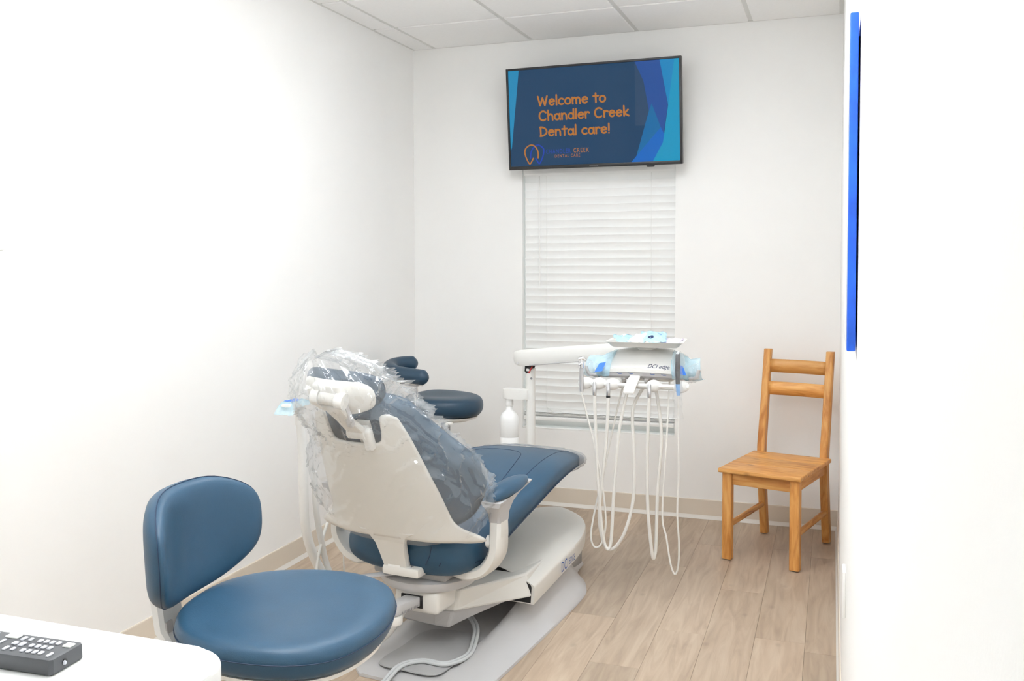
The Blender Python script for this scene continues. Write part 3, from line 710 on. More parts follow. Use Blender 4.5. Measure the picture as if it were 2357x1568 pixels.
k = B(); k.tube([bk(-.004, .576, -.020), bk(.062, .576, -.020)], .024, 18); k.box(bk(.060, .548, -.018), (.034, .034, .082), rot=Matrix.Rotation(RB, 3, 'X'), bev=.012, seg=3); k.done('headrest_hinge', M_white, dc)
k = B(); k.box(bk(.030, .515, .012), (.052, .014, .17), rot=Matrix.Rotation(RB, 3, 'X'), bev=.003); k.done('glide_bar', M_ivory, dc)
# -- armrests: J-shaped brackets with padded tops
for sx in (1, -1):
    path = [(.16, .01, .352), (.225, .015, .338), (.285, .025, .358), (.326, .03, .415), (.332, .035, .475), (.330, .040, .535)]
    ww = [(.030, .020), (.040, .020), (.046, .021), (.050, .022), (.048, .022), (.042, .022)]
    P_ = spline(path, 6); rs = []
    for i, p in enumerate(P_):
        t = i / (len(P_) - 1); a_ = lerpl([q[0] for q in ww], t); b_ = lerpl([q[1] for q in ww], t)
        tg = (P_[min(i + 1, len(P_) - 1)] - P_[max(i - 1, 0)]).normalized(); n_ = Vector((tg.z, 0, -tg.x)).normalized()
        pts = []
        for dy, dn in ((-1, -.55), (-.7, -1), (.7, -1), (1, -.55), (1, .55), (.7, 1), (-.7, 1), (-1, .55)): pts.append(p + Vector((0, dy * a_, 0)) + n_ * dn * b_)
        rs.append([Vector((sx * q.x - .008, q.y, q.z)) for q in pts])
    k = B(); k.rings(rs); k.done('arm_bracket', M_ivory, dc, ang=35)
    rs = []
    for (y0, y1, z, w_) in ((-.002, .082, .532, .022), (-.006, .086, .560, .023), (-.028, .11, .588, .028), (-.035, .14, .604, .032), (-.035, .16, .610, .033)):
        rs.append([Vector((sx * (.330 + a_ * w_) - .008, yy, z + (.004 if yy > .1 else 0))) for a_, yy in ((-1, y0 + .008), (-.6, y0), (.6, y0), (1, y0 + .008), (1, y1 - .008), (.6, y1), (-.6, y1), (-1, y1 - .008))])
    k = B(); k.rings(rs); k.done('arm_post', M_lgrey, dc, ang=35)
    k = B(); rs = []
    for i in range(12):
        t = i / 11; y = -.035 + .315 * t; z = .606 + .026 * t ** 1.5; w_ = .036 - .012 * t; th = .011 - .006 * t
        rs.append([Vector((sx * (.334 + a_ * w_) - .008, y, z + b_ * th)) for a_, b_ in ((-1, 0), (-.85, -1), (.85, -1), (1, 0), (1, .6), (-1, .6))])
    k.rings(rs); k.done('arm_tray', M_lgrey, dc, ang=35)
    rs = []
    for i in range(16):
        t = i / 15; y = -.030 + .300 * t; z = .618 + .024 * t ** 1.5; e_ = math.sin(PI * min(1, max(.02, t * .93 + .04))) ** .45
        r = []
        for q in range(16):
            a = 2 * PI * q / 16; ca, sa = math.cos(a), math.sin(a)
            r.append(Vector((sx * (.330 + .044 * e_ * math.copysign(abs(ca) ** .8, ca)) - .008, y, z + (.046 * (1 - .45 * t) * e_ * sa if sa > 0 else .004 * sa))))
        rs.append(r)
    k = B(); k.rings(rs); k.done('arm_pad', M_navy, dc, ang=70)
    B().tube([(sx * .30 - .008, .012, .462), (sx * .325 - .008, .012, .462)], .022, 16).done('arm_pivot', M_white, dc)

# ------------------------------------------------------------------ clear plastic sleeve over the headrest and backrest
def fold(x, y, z, s): return mn.noise(Vector((x * s, y * s, z * s)))
# rows: (t, centre l, centre s, centre z, half-width, towards the sitter, towards the rear, up-tilt)
rows = [(.150, -.010, .155, .052, .325), (.22, -.010, .195, .050, .345), (.30, -.010, .205, .048, .352), (.38, -.008, .190, .052, .325), (.46, -.004, .165, .060, .285), (.53, -.002, .140, .078, .248), (.60, -.002, .115, .108, .216),
        (.66, -.004, .095, .138, .196), (.72, -.004, .080, .150, .184), (.77, -.004, .066, .145, .172), (.805, -.010, .045, .120, .142), (.835, -.026, .015, .085, .092), (.862, -.040, -.015, .055, .040)]
NU, NA = 110, 170
def ridge(v, k_): return max(0.0, 1 - abs(v) * k_) ** 2
grid_ = []
for i in range(NU + 1):
    u = .150 + .712 * i / NU
    cl, nf, nr, w_ = itp(rows, u)
    r = []
    for q in range(NA):
        a = 2 * PI * q / NA; ca, sa = math.cos(a), math.sin(a)
        ex = 2 / 2.5
        x = math.copysign(abs(ca) ** ex, ca); y = math.copysign(abs(sa) ** ex, sa)
        n = nf * y if y > 0 else nr * y
        n = (nf - nr) / 2 + (nf + nr) / 2 * y if u > .6 else n
        n += (.115 if u < .5 else max(.05, .115 - .25 * (u - .5))) * abs(x) ** 2.2 * (1 if y > -0.2 else .75)
        l = cl + w_ * x * (.90 if x < 0 else 1.0)
        rear = max(0, -y) * (1 - .5 * abs(x)); hi = min(1, max(0, (u - .45) / .2))
        amp = (1 - .72 * rear * (1 - .6 * hi)) * (.75 + .5 * max(0, y) + .25 * hi)
        f1 = fold(x * 1.4 + 3, y * 1.4, u * 3.2, 2.0); f2 = fold(x * 3 + 9, y * 3, u * 5.0 + x * 2, 2.6)
        r1 = ridge(fold(x * 1.6 + 1, y * 1.6 + 5, u * 8 - x * 3, 1.6), 5); r2 = ridge(fold(x * 3.4 + 11, y * 3.4, u * 16 + x * 6, 1.5), 4); r3 = ridge(fold(x * 5 - 7, y * 5, u * 9 - y * 6, 2.2), 4)
        g = (.022 * f1 + .010 * f2 + .028 * r1 + .009 * r2 + .003 * r3 - .006) * amp
        if u < .19: g *= .35 + .65 * (u - .15) / .04
        g *= 1 - .45 * max(0, -x)
        g = max(g, -.010)
        l += g * x * 1.1; n += g * y * 1.1
        du = -.03 * max(0, x) * (1 - min(1, (u - .15) / .2)) + .012 * f1
        r.append(Vector(bk(l, u + du, n)))
    grid_.append(r)
k = B(); k.rings(grid_, cap0=False, cap1=True)
slv = k.done('plastic_sleeve', M_clear, ang=0, label='crumpled clear plastic sleeve pulled over the dental chair headrest and backrest', cat='plastic cover')
slv.location = DC; slv.rotation_euler = (0, 0, DR)
# toe end of the seat: clear cover over a darker toe pad
k = B(); rs = []
for i in range(22):
    s = 1.07 + .30 * i / 21; w_, zc, h = seat_at(min(s, 1.33)); e_ = 1.0 if s < 1.28 else max(.12, 1 - ((s - 1.28) / .092) ** 2)
    r = []
    for q in range(48):
        a = 2 * PI * q / 48; ca, sa = math.cos(a), math.sin(a)
        g = .006 + .010 * abs(fold(ca * 2, sa * 2 + 4, s * 9, 1.6)) + .006 * fold(ca * 5, sa * 5, s * 20, 1.4)
        cut = .035 * fold(ca * 1.5, sa * 1.5, 2.2, 1.7) * (1 if i == 0 else max(0, 1 - i / 4))
        r.append(Vector(((w_ * e_ + g) * math.copysign(abs(ca) ** (2 / NE), ca), s + cut, zc + (h * e_ + g) * math.copysign(abs(sa) ** (2 / NE), sa))))
    rs.append(r)
k.rings(rs, cap0=False)
toe = k.done('toe_cover', M_clear2, ang=0, label='wrinkled clear plastic cover on the toe end of the dental chair', cat='plastic cover')
toe.location = DC; toe.rotation_euler = (0, 0, DR)

# twin grey hose lying on the base plate
hp = [(1.05, -1.98, .085), (1.13, -2.06, .052), (1.176, -2.197, .046), (1.192, -2.315, .040), (1.145, -2.405, .038), (1.054, -2.405, .036), (.997, -2.47, .034), (.985, -2.58, .016), (.985, -2.75, .012), (1.02, -2.95, .012)]
th = thing('twin_hose', 'grey twin hose looping over the dental chair base plate onto the floor', 'hose', (1.02, -2.95, 0))
for dx in (-.0065, .0065):
    P_ = spline(hp, 8); q = []
    for i, p in enumerate(P_):
        t = (P_[min(i + 1, len(P_) - 1)] - P_[max(i - 1, 0)]); t.z = 0; t.normalize(); q.append(p + Vector((-t.y, t.x, 0)) * dx - Vector((1.02, -2.95, 0)))
    B().tube(q, .0068, 10).done('hose', M_ghose, th)

# ------------------------------------------------------------------ delivery unit on its post beyond the toe
PX, PY = 0.966, -0.760
du = thing('delivery_unit', 'ivory dental delivery unit on a post with swing arm and instrument bar', 'dental unit', (PX, PY, 0))
q = lambda x, y, z: (x - PX, y - PY, z)
B().tube([q(PX, PY, .06), q(PX, PY, .885)], .0235, 28).done('post', M_white, du)
B().lathe([(0, .882), (.0255, .882), (.0255, .893), (.020, .897), (.019, .925), (0, .925)], (0, 0, 0), 24).done('post_collar', M_white, du)
k = B(); k.tube([q(1.10, -1.0, .085), q(1.03, -.88, .085), q(PX, PY, .085)], .03, 14, smooth=4); k.done('mount_arm', M_lgrey, du)
B().lathe([(0, 0.0), (.006, 0.0), (.006, .002), (0, .002)], (.0095, -.022, .845), 8, axis=(.4, -1, 0)).done('post_screw', M_dgrey, du)
# swing arm, tapering and rising to the right
A0, A1 = Vector((0.880, -.735, .945)), Vector((1.60, -1.03, 1.035))
dA = (A1 - A0); dh = Vector((dA.x, dA.y, 0)).normalized(); nA = Vector((-dh.y, dh.x, 0)); rs = []
for t, hu, hl, hwid in ((0, .030, -.018, .020), (.015, .034, -.034, .026), (.06, .037, -.046, .030), (.12, .038, -.046, .031), (.5, .040, -.040, .030), (.85, .038, -.034, .028), (.97, .034, -.030, .026), (1.0, .02, -.018, .018)):
    c = A0 + dA * t
    rs.append([Vector(q(*(c + nA * a * hwid + Vector((0, 0, b))))) for a, b in ((-1, hl + .012), (-.85, hl), (.85, hl), (1, hl + .012), (1, hu - .016), (.75, hu - .003), (.3, hu), (-.3, hu), (-.75, hu - .003), (-1, hu - .016))])
k = B(); k.rings(rs); arm = k.done('swing_arm', M_white, du, ang=35)
k = B(); e0, e1 = A0 + dA * .14, A0 + dA * .95
k.tube([q(*(e0 - nA * .0265 + Vector((0, 0, -.043)))), q(*(e1 - nA * .024 + Vector((0, 0, -.031))))], .0035, 6); k.done('arm_trim', M_lgrey, du)
k = B(); k.prism([(0.005, -.018), (.050, -.022), (.030, -.056), (.012, -.062), (.002, -.05)], -.014, .014, fm=lambda a, b, c: q(*(A0 + dA * .085 + dh * a + nA * c + Vector((0, 0, b - .022))))); k.done('arm_boot', M_blackm, du)
k = B(); k.tube([q(*(A0 + dA * .085 + dh * (.052) + Vector((0, 0, -.046)) - nA * .015)), q(*(A0 + dA * .085 + dh * .03 + Vector((0, 0, -.080)) - nA * .015))], .003, 6); k.done('boot_edge', mat('red_trim', lin(190, 40, 40), 0.5), du)
B().lathe([(0, 0), (.007, 0), (.007, .003), (.004, .004), (0, .004)], q(*(A0 + dA * .05 - nA * .0305 + Vector((0, 0, -.030)))), 12, axis=tuple(-nA)).done('arm_screw', M_steel, du)
B().lathe([(0, 0), (.026, 0), (.030, .008), (.028, .022), (.018, .030), (0, .031)], q(1.615, -1.035, 1.075), 20).done('arm_knob', M_white, du)
# water-bottle bracket
k = B(); k.prism(sp2([(-.082, -.022), (.0, -.030), (.052, -.030), (.060, .0), (.052, .030), (.0, .030), (-.082, .022), (-.090, 0)], 4), 0, .052, bev=.004, fm=lambda a, b, c: q(.905 + a * .92, PY - .002 + b, .735 + c)); k.done('bottle_bracket', M_white, du)
# control head: lofted from left to right, front towards the camera
HX0, HX1, HY = 1.405, 1.850, -1.235
def head_ring(t):
    x = HX0 + (HX1 - HX0) * t; e_ = 1 - (abs(2 * t - 1)) ** 6
    ez = .055 * (abs(2 * t - 1)) ** 2.4; arch = .010 * (1 - (2 * t - 1) ** 2)
    zf = .956 + arch; top_ = 1.056 - ez
    return x, zf, top_
rs = []
for i in range(29):
    t = i / 28; x, zf, tp = head_ring(t); b_ = max(.35, (1 - abs(2 * t - 1) ** 5))
    yf, yb = HY - .075 * b_ - .015, HY + .13 * b_
    rs.append([Vector(q(x, *p)) for p in ((yf, zf - .012), (yf - .006, zf), (yf, zf + .016), (yf + .03 * b_, zf + .016 + (tp - zf - .016) * .40), (yf + .075 * b_, zf + .016 + (tp - zf - .016) * .80), (yf + .115 * b_, tp), (yb - .02, tp), (yb, tp - .012), (yb, zf - .004), (yb - .03, zf - .022), (yf + .03, zf - .022))])
k = B(); k.rings(rs); hd_ = k.done('control_head', M_pure, du, ang=40)
k = B(); rs = []
for i in range(25):   # pale lip along the front, then a grey underside band with icons
    t = .03 + .94 * i / 24; x, zf, tp = head_ring(t); b_ = max(.35, (1 - abs(2 * t - 1) ** 5)); yf = HY - .075 * b_ - .015
    rs.append([Vector(q(x, *p)) for p in ((yf + .012, zf - .030), (yf - .003, zf - .020), (yf - .008, zf - .004), (yf + .012, zf - .004))])
k.rings(rs); k.done('icon_band', M_lgrey, du, ang=30)
k = B(); rs = []
for i in range(25):
    t = .01 + .98 * i / 24; x, zf, tp = head_ring(t); b_ = max(.35, (1 - abs(2 * t - 1) ** 5)); yf = HY - .075 * b_ - .015
    rs.append([Vector(q(x, *p)) for p in ((yf + .004, zf - .004), (yf - .011, zf - .003), (yf - .010, zf + .010), (yf + .002, zf + .016))])
k.rings(rs); k.done('front_lip', M_white, du, ang=30)
for i, t in enumerate((.17, .29, .40, .61, .72, .83)):
    x, zf, tp = head_ring(t); yf = HY - .09
    k = B(); k.tube([q(x - .008, yf - .0065, zf - .007), q(x, yf - .0068, zf - .011), q(x + .012, yf - .0066, zf - .010)], .0011, 5); k.done('icon', M_inkb, du)
k = text_mesh('head_lettering', 'DCI edge', 0.030, M_ink, du, Matrix.Translation(q(1.655, HY - .0915, .9835)) @ Matrix.Rotation(R(2), 4, 'Y') @ Matrix.Rotation(R(45), 4, 'X'), sx=.80, shear=.35)
k = B(); k.tube([q(1.63, HY + .04, 1.05), q(1.63, HY + .04, 1.070)], .04, 20); k.done('tray_post', M_white, du)
k = B(); k.box(q(1.60, -1.09, 1.000), (.07, .16, .05), bev=.012); k.done('head_pivot', M_white, du)
# instrument bar in front with moulded holders
BZ, BYY = .905, -1.345
B().tube([q(1.375, BYY, BZ + .001), q(1.835, BYY, BZ + .004)], .0085, 14).done('instrument_bar', M_pure, du)
B().tube([q(1.50, BYY + .02, BZ - .012), q(1.80, BYY + .02, BZ - .010)], .004, 8).done('instrument_rail', M_white, du)
k = B(); k.rings([[Vector(q(1.598 + a_ * w_ + sh, yy + b_ * .012, z)) for a_, b_ in ((-1, -1), (1, -1), (1, 1), (-1, 1))] for z, yy, w_, sh in ((.872, -1.372, .022, -.012), (.882, -1.374, .024, -.011), (.91, -1.366, .025, -.004), (.935, -1.345, .024, .004), (.948, -1.32, .022, .006))])
o = k.done('bar_bracket', M_pure, du, smooth=False); md = o.modifiers.new('edge', 'BEVEL'); md.width = .005; md.segments = 3
HXS = [1.382, 1.440, 1.500, 1.676, 1.792]
h0 = None
for hx in HXS:
    if h0 is None:
        k = B(); rs = []
        for i in range(12):
            t = i / 11; e_ = math.sin(PI * (t * .94 + .03)) ** .5
            rs.append([Vector((-.018 + .062 * t, -.022 * e_ * math.cos(2 * PI * g / 14) - .020 + .034 * t, .029 * e_ * math.sin(2 * PI * g / 14) * (1.0 - .2 * t) + .004)) for g in range(14)])
        k.rings(rs); h0 = k.done('instrument_holder', M_pure, du, ang=60); o = h0
    else: o = clone(h0, parent=du)
    o.location = q(hx, BYY, BZ)
h0.location = q(HXS[0], BYY, BZ)
n0_ = None
for nx in (1.545, 1.575, 1.645, 1.682):
    if n0_ is None:
        n0_ = B().lathe([(0, -.034), (.009, -.034), (.012, -.030), (.012, -.016), (.015, -.014), (.0155, -.004), (.013, 0), (0, 0)], (0, 0, 0), 6).done('hose_nut', M_chrome, du, ang=25); o = n0_
    else: o = clone(n0_, parent=du)
    o.location = q(nx, HY - .045, .940)
k = B(); k.box(q(1.66, HY + .0, .928), (.19, .06, .022), bev=.008); k.done('hose_block', M_white, du)

# instruments in the holders, each with its own hose
def instrument(name, label, hx, head, hose, r, metal=True):
    t = thing(name, label, 'dental instrument', (hx, BYY - .044, BZ)); g = lambda p: Vector(p) - Vector((hx, BYY - .044, BZ))
    if head: head(t)
    P_ = spline(hose, 8)
    B().tube([g(p) for p in P_], r, 8).done('hose', M_hose, t)
    return t
def metal_end(black=False):
    def f(t):
        B().lathe([(0, -.042), (.0075, -.042), (.0085, -.040), (.0085, -.012), (.0075, -.010), (.0075, .012), (.006, .016), (0, .016)], (0, 0, 0), 16).done('metal_coupling', M_steel, t)
        if black: B().lathe([(0, -.050), (.009, -.050), (.009, -.041), (0, -.041)], (0, 0, 0), 16).done('black_ring', M_black, t)
    return f
def syringe(t):
    B().lathe([(0, -.030), (.0095, -.028), (.0095, .045), (.0085, .075), (.0085, .078), (0, .078)], (0, 0, 0), 18).done('barrel', M_steel, t)
    k = B(); k.tube([(0, 0, .074), (0, 0, .105), (-.002, -.002, .118)], [.011, .0125, .009], 14); k.tube([(-.010, -.004, .112), (.006, .0, .116), (.020, .004, .108)], [.009, .010, .004], 12); k.done('nozzle_head', M_chrome, t)
    for x_ in (-.006, .004): B().lathe([(0, 0), (.0045, 0), (.0045, .006), (0, .007)], (x_, -.010, .092 + x_ * .5), 10, axis=(0, -1, .2)).done('button', M_chrome, t)
yy = BYY - .044
instrument('air_water_syringe', 'chrome syringe in the leftmost holder with a thin pale hose', HXS[0], syringe, [(1.382, yy, .870), (1.400, yy, .80), (1.432, yy, .68), (1.462, yy, .55), (1.482, yy, .42), (1.490, yy, .30), (1.470, yy, .215), (1.440, yy, .20), (1.425, yy, .25), (1.437, yy + .03, .36), (1.465, yy + .06, .50), (1.50, yy + .09, .70), (1.545, HY - .045, .91)], .0042)
instrument('handpiece_hose', 'white hose with steel coupling in the second holder from the left', HXS[1], metal_end(), [(1.440, yy, .862), (1.442, yy, .80), (1.450, yy, .60), (1.462, yy, .40), (1.480, yy, .24), (1.500, yy, .195), (1.512, yy + .01, .24), (1.520, yy + .03, .45), (1.535, yy + .06, .70), (1.560, yy + .09, .85), (1.575, HY - .045, .912)], .0072)
instrument('handpiece_hose', 'white hose with black-ringed steel coupling in the third holder from the left', HXS[2], metal_end(True), [(1.500, yy, .856), (1.498, yy, .78), (1.488, yy, .62), (1.470, yy, .46), (1.462, yy, .32), (1.485, yy + .01, .205), (1.525, yy + .02, .20), (1.572, yy + .02, .28), (1.602, yy + .04, .42), (1.600, yy + .06, .62), (1.592, yy + .08, .80), (1.645, HY - .045, .912)], .0072)
instrument('handpiece_hose', 'white hose with steel coupling in the lone holder right of the bracket', HXS[3], metal_end(), [(1.676, yy, .862), (1.672, yy, .78), (1.668, yy, .58), (1.672, yy, .38), (1.690, yy + .005, .19), (1.698, yy + .02, .185), (1.702, yy + .03, .24), (1.704, yy + .05, .45), (1.716, yy + .07, .70), (1.682, HY - .045, .912)], .0072)
def scaler(t):
    B().tube([(.006, -.002, -.026), (.004, -.002, .005), (.003, -.002, .022)], [.0075, .0085, .0095], 14).done('blue_grip', mat('pale_blue_plastic', lin(122, 172, 226), .45), t)
    B().tube([(.003, -.002, .022), (.002, -.002, .08), (.003, -.001, .140), (.004, 0, .150)], [.0095, .0105, .0105, .008], 14).done('dark_barrel', mat('dark_handpiece', lin(66, 68, 74), .35), t)
instrument('scaler_handpiece', 'dark handpiece with pale blue grip in the rightmost holder', HXS[4], scaler, [(1.798, yy - .002, .880), (1.797, yy, .75), (1.800, yy, .55), (1.795, yy, .38), (1.803, yy, .25), (1.800, yy, .155), (1.786, yy, .118), (1.768, yy, .16), (1.748, yy + .01, .27), (1.730, yy + .02, .34), (1.732, yy + .03, .48), (1.742, yy + .04, .66), (1.745, yy + .07, .82), (1.742, HY - .03, .93)], .0040)
# clear sheath over that handpiece
k = B(); rs = []
for i in range(40):
    t = i / 39; z = 1.066 - .285 * t; w_ = itp([(0, .008), (.05, .022), (.15, .026), (.3, .020), (.6, .016), (.72, .018), (.85, .016), (.95, .020), (1, .022)], t)[0]
    rs.append([Vector((1.796 + .008 * fold(t * 4, 1, 0, 2) + (w_ + .006 * fold(math.cos(a) * 2, math.sin(a) * 2, t * 9, 1.5)) * math.cos(a), yy - .002 + (w_ * .8 + .005 * fold(math.cos(a) * 2 + 4, math.sin(a) * 2, t * 9, 1.5)) * math.sin(a), z)) for a in [2 * PI * g / 20 for g in range(20)]])
k.rings(rs, cap0=False, cap1=False); o = k.done('handpiece_sheath', M_sheath, ang=0, label='clear plastic sheath hanging over the dark rightmost handpiece', cat='plastic cover')

# blue barrier films wrapped round both handles of the head, with grey handles inside
for sx, lab in ((-1, 'light blue barrier film wrapped round the left end of the delivery head'), (1, 'light blue barrier film wrapped round the right end of the delivery head')):
    cx_ = HX0 + .045 if sx < 0 else HX1 - .045
    f = thing('barrier_film', lab, 'plastic film', (cx_, HY, .95), group='blue barrier films on the delivery head')
    k = B(); rs = []
    for i in range(16):
        t = i / 15; a_ = R(200) * t - R(60)
        r = []
        for j in range(12):
            v = j / 11; x = (v - .56) * .105 * sx * -1
            tt = (cx_ + x - HX0) / (HX1 - HX0); _, zf, tp = head_ring(min(max(tt, .02), .98)); b_ = max(.35, (1 - abs(2 * min(max(tt, .02), .98) - 1) ** 5))
            prof = [(HY + .02, zf - .032), (HY - .05 * b_, zf - .034), (HY - .085 * b_ - .02, zf - .020), (HY - .09 * b_ - .024, zf + .008), (HY - .06 * b_ - .018, zf + .016 + (tp - zf - .016) * .46 + .006), (HY + .03 * b_ - .01, tp + .006), (HY + .08 * b_, tp + .007)]
            y_, z_ = [lerpl([p[m_] for p in prof], t) for m_ in (0, 1)]
            flare = max(0, .28 - v) if True else 0
            g = .006 * fold(v * 4, t * 5, sx * 3.0, 1.7)
            r.append(Vector((x + sx * flare * .05 + .012 * (t - .5) * -sx * 2.2, y_ - HY - flare * .05 + g, z_ - .95 + g + flare * .03)))
        rs.append(r)
    k.rings(rs, closed=False); k.done('film_sheet', M_bfilm, f, ang=0)
    k = B(); pr_ = []
    for (ux, uz_) in ((-.030, -.004), (.004, .002), (.016, .040), (-.012, .034)):
        pr_.append((ux * -sx, uz_))
    xm_ = -.010 * sx
    k.bm.faces.new([k.bm.verts.new((xm_ + a, -.112 + .0 + b * .55, .012 + b)) for a, b in pr_]); k.done('printed_label', M_bprint, f, smooth=False, solid=.0006)
    k = B(); k.tube([(.028 * sx, -.05, -.010), (.055 * sx, -.07, -.004), (.066 * sx, -.075, .03)], [.012, .013, .009], 10, smooth=4, flat=.6); k.done('side_handle', M_lgrey, f)
    rs = []
    for i in range(14):
        t = i / 13
        rs.append([Vector((sx * (.02 + .050 * t) , -.06 - .02 * t + (.026 + .012 * t) * math.cos(a) + .008 * fold(t * 5, math.cos(a), math.sin(a), 2), .005 + .02 * t + (.036 + .006 * t) * math.sin(a) + .008 * fold(t * 5 + 3, math.cos(a), math.sin(a), 2))) for a in [2 * PI * g / 18 for g in range(18)]])
    k = B(); k.rings(rs, cap0=False, cap1=False); k.done('loose_end', M_sheath, f, ang=0)

# tray with sterile pouches on top of the head
tr = thing('instrument_tray', 'shallow ivory instrument tray on top of the delivery head', 'tray', (1.640, HY - .010, 1.0705), R(3))
k = B()
def tray_out(w_, d_, r_): 
    o_ = []
    for sx, sy, a0 in ((1, 1, 0), (-1, 1, 90), (-1, -1, 180), (1, -1, 270)):
        for i in range(5): a = R(a0 + 22.5 * i); o_.append((sx * (w_ - r_) + r_ * math.cos(a), sy * (d_ - r_) + r_ * math.sin(a)))
    return o_
rs = [[Vector((x_, y_, z_)) for x_, y_ in tray_out(w_, d_, .016)] for w_, d_, z_ in ((.135, .092, 0.0), (.142, .099, .004), (.158, .114, .022), (.166, .122, .025), (.166, .122, .0235), (.157, .112, .020), (.140, .097, .0035), (.05, .03, .0032))]
k.rings(rs); k.done('tray_body', M_ivory, tr, ang=40)
def pouch(loc, rz, w_, d_, m, label, nm='sterile_pouch', lift=0.0, mark=None, seed=0):
    k = B(); N = 14
    up_ = lambda u, v: (w_ * (u - .5), d_ * (v - .5), .007 + lift * v + .016 * math.sin(PI * u) * math.sin(PI * v) + .010 * fold(u * 3 + seed, v * 3, seed, 1.9))
    k.grid(up_, N, N); t = thing(nm, label, 'pouch', loc, rz)
    k.done('film', m, t, ang=0, solid=.0015)
    if mark:
        for i, (u, v, c, s_) in enumerate(mark):
            k = B(); k.grid(lambda a, b: tuple(Vector(up_(u + (a - .5) * s_, v + (b - .5) * s_ * .5)) + Vector((0, 0, .0018))), 4, 3); k.done('print', c, t, ang=0)
    return t
TZ = 1.0755
pouch((1.560, HY - .025, TZ), R(24), .105, .15, M_pouch, 'pale blue sterile pouch at the left end of the instrument tray', lift=.026, seed=1, mark=[(.5, .7, M_paper, .3)])
pouch((1.618, HY - .040, TZ + .010), R(-12), .085, .13, M_paper, 'whitish sterile pouch lying on the others mid tray', lift=.024, seed=5)
pouch((1.672, HY - .030, TZ + .012), R(8), .11, .15, M_pouch, 'blue sterile pouch with dark print at the tray centre', lift=.032, seed=9, mark=[(.4, .25, M_ink, .22), (.75, .55, M_bprint, .12)])
pouch((1.745, HY - .030, TZ), R(-6), .085, .14, M_lav, 'lavender tinted wrapper at the right end of the instrument tray', nm='wrapper', lift=.016, seed=13)

# water bottle hanging below the bracket
wbx, wby = .852, PY - .002
bt = thing('water_bottle', 'white plastic water bottle hanging under the bracket beside the post', 'bottle', (wbx, wby, .475))
B().lathe([(0, 0), (.042, 0), (.049, .006), (.050, .06), (.0488, .062), (.0488, .065), (.050, .067), (.050, .145), (.047, .165), (.036, .185), (.022, .196), (.017, .205), (.016, .226), (0, .226)], (0, 0, 0), 36).done('bottle_body', M_bottle, bt)
k = B(); k.lathe([(0, .222), (.0185, .222), (.0205, .226), (.0205, .250), (.019, .259), (0, .259)], (0, 0, 0), 24); k.done('cap', M_pure, bt)

# ------------------------------------------------------------------ assistant's post on the left of the dental chair
aa = thing('assistant_post', 'slim ivory tubular post with hoses at the left of the dental chair', 'dental unit', (0.42, -2.12, 0)); g = lambda x, y, z: (x - .42, y + 2.12, z)
B().tube([g(.42, -2.138, .872), g(.42, -2.136, .800), g(.42, -2.125, .72), g(.42, -2.118, .50), g(.42, -2.112, .40), g(.425, -2.085, .30), g(.44, -2.04, .20), g(.48, -2.02, .13), g(.60, -2.05, .10), g(.74, -2.10, .10)], [.0195] * 8 + [.018, .018], 18, smooth=4).done('post', M_white, aa)
B().tube([g(.42, -2.138, .80), g(.42, -2.138, .885)], .0215, 18).done('post_head', M_white, aa)
k = B(); k.box(g(.41, -2.17, .878), (.05, .13, .030), bev=.010); k.done('holder', M_white, aa)
for P_ in ([(.45, -2.085, .60), (.45, -2.078, .50), (.45, -2.070, .43), (.452, -2.037, .31), (.46, -2.00, .19), (.50, -1.98, .09)],):
    B().tube([g(*p) for p in P_], .0125, 14, smooth=5).done('return_tube', M_white, aa)
B().tube([g(.47, -1.96, .43), g(.46, -1.985, .38), g(.455, -2.03, .31), (.45 - .42, -2.07 + 2.12, .21), g(.46, -2.09, .10)], .0065, 10, smooth=5).done('hose', M_hose, aa)
B().tube([g(.46, -1.85, .28), g(.455, -1.848, .20), g(.46, -1.84, .05), g(.48, -1.84, .015)], .0035, 8, smooth=4).done('cable', M_hose, aa)
# ruled telescopic links that tie the post to the chair hub
def wc_(l, s, z): v = Vector((l * math.cos(DR) - s * math.sin(DR), l * math.sin(DR) + s * math.cos(DR), z)); return (v.x + DC[0] - .42, v.y + DC[1] + 2.12, z)
def bar(k, p0, p1, w_, h_, r0=True):
    p0, p1 = Vector(p0), Vector(p1); d_ = (p1 - p0); d_.z = 0; L_ = d_.length; an = math.atan2(d_.y, d_.x); o_ = []
    for i in range(9): a = R(90 + 180 * i / 8); o_.append((w_ * math.cos(a), w_ * math.sin(a)))
    for i in range(9): a = R(-90 + 180 * i / 8); o_.append((L_ + w_ * math.cos(a), w_ * math.sin(a)))
    ca, sa = math.cos(an), math.sin(an)
    k.prism(o_, -h_ / 2, h_ / 2, bev=.004, fm=lambda a, b, c: (p0.x + a * ca - b * sa, p0.y + a * sa + b * ca, p0.z + c))
k = B(); bar(k, wc_(.006, -.165, .230), wc_(.030, -.03, .230), .029, .036); k.done('link_arm', M_lgrey, aa)
k = B(); bar(k, wc_(-.25, -.20, .194), wc_(.008, -.160, .194), .031, .032); k.done('link_arm', M_white, aa)
k = B()
for i in range(12):
    p = Vector(wc_(.040 + .0014 * i, -.155 + .0082 * i, .219)); k.box(p, (.0010, .0016, .010))
k.done('ruler_marks', M_inkb if False else M_dgrey, aa, smooth=False)
B().tube([wc_(-.02, -.17, .175), wc_(-.0, -.205, .160), wc_(-.06, -.22, .155), wc_(-.12, -.21, .160)], .003, 6, smooth=5).done('thin_cable', M_ghose, aa)
B().tube([wc_(-.06, .02, .16), wc_(-.075, -.06, .10), wc_(-.11, -.14, .075), wc_(-.19, -.17, .075)], .016, 12, smooth=5).done('drain_hose', M_hose, aa)
bf = thing('barrier_film', 'light blue barrier film draped over the post holder left of the dental chair', 'plastic film', (.41, -2.17, .895))
k = B()
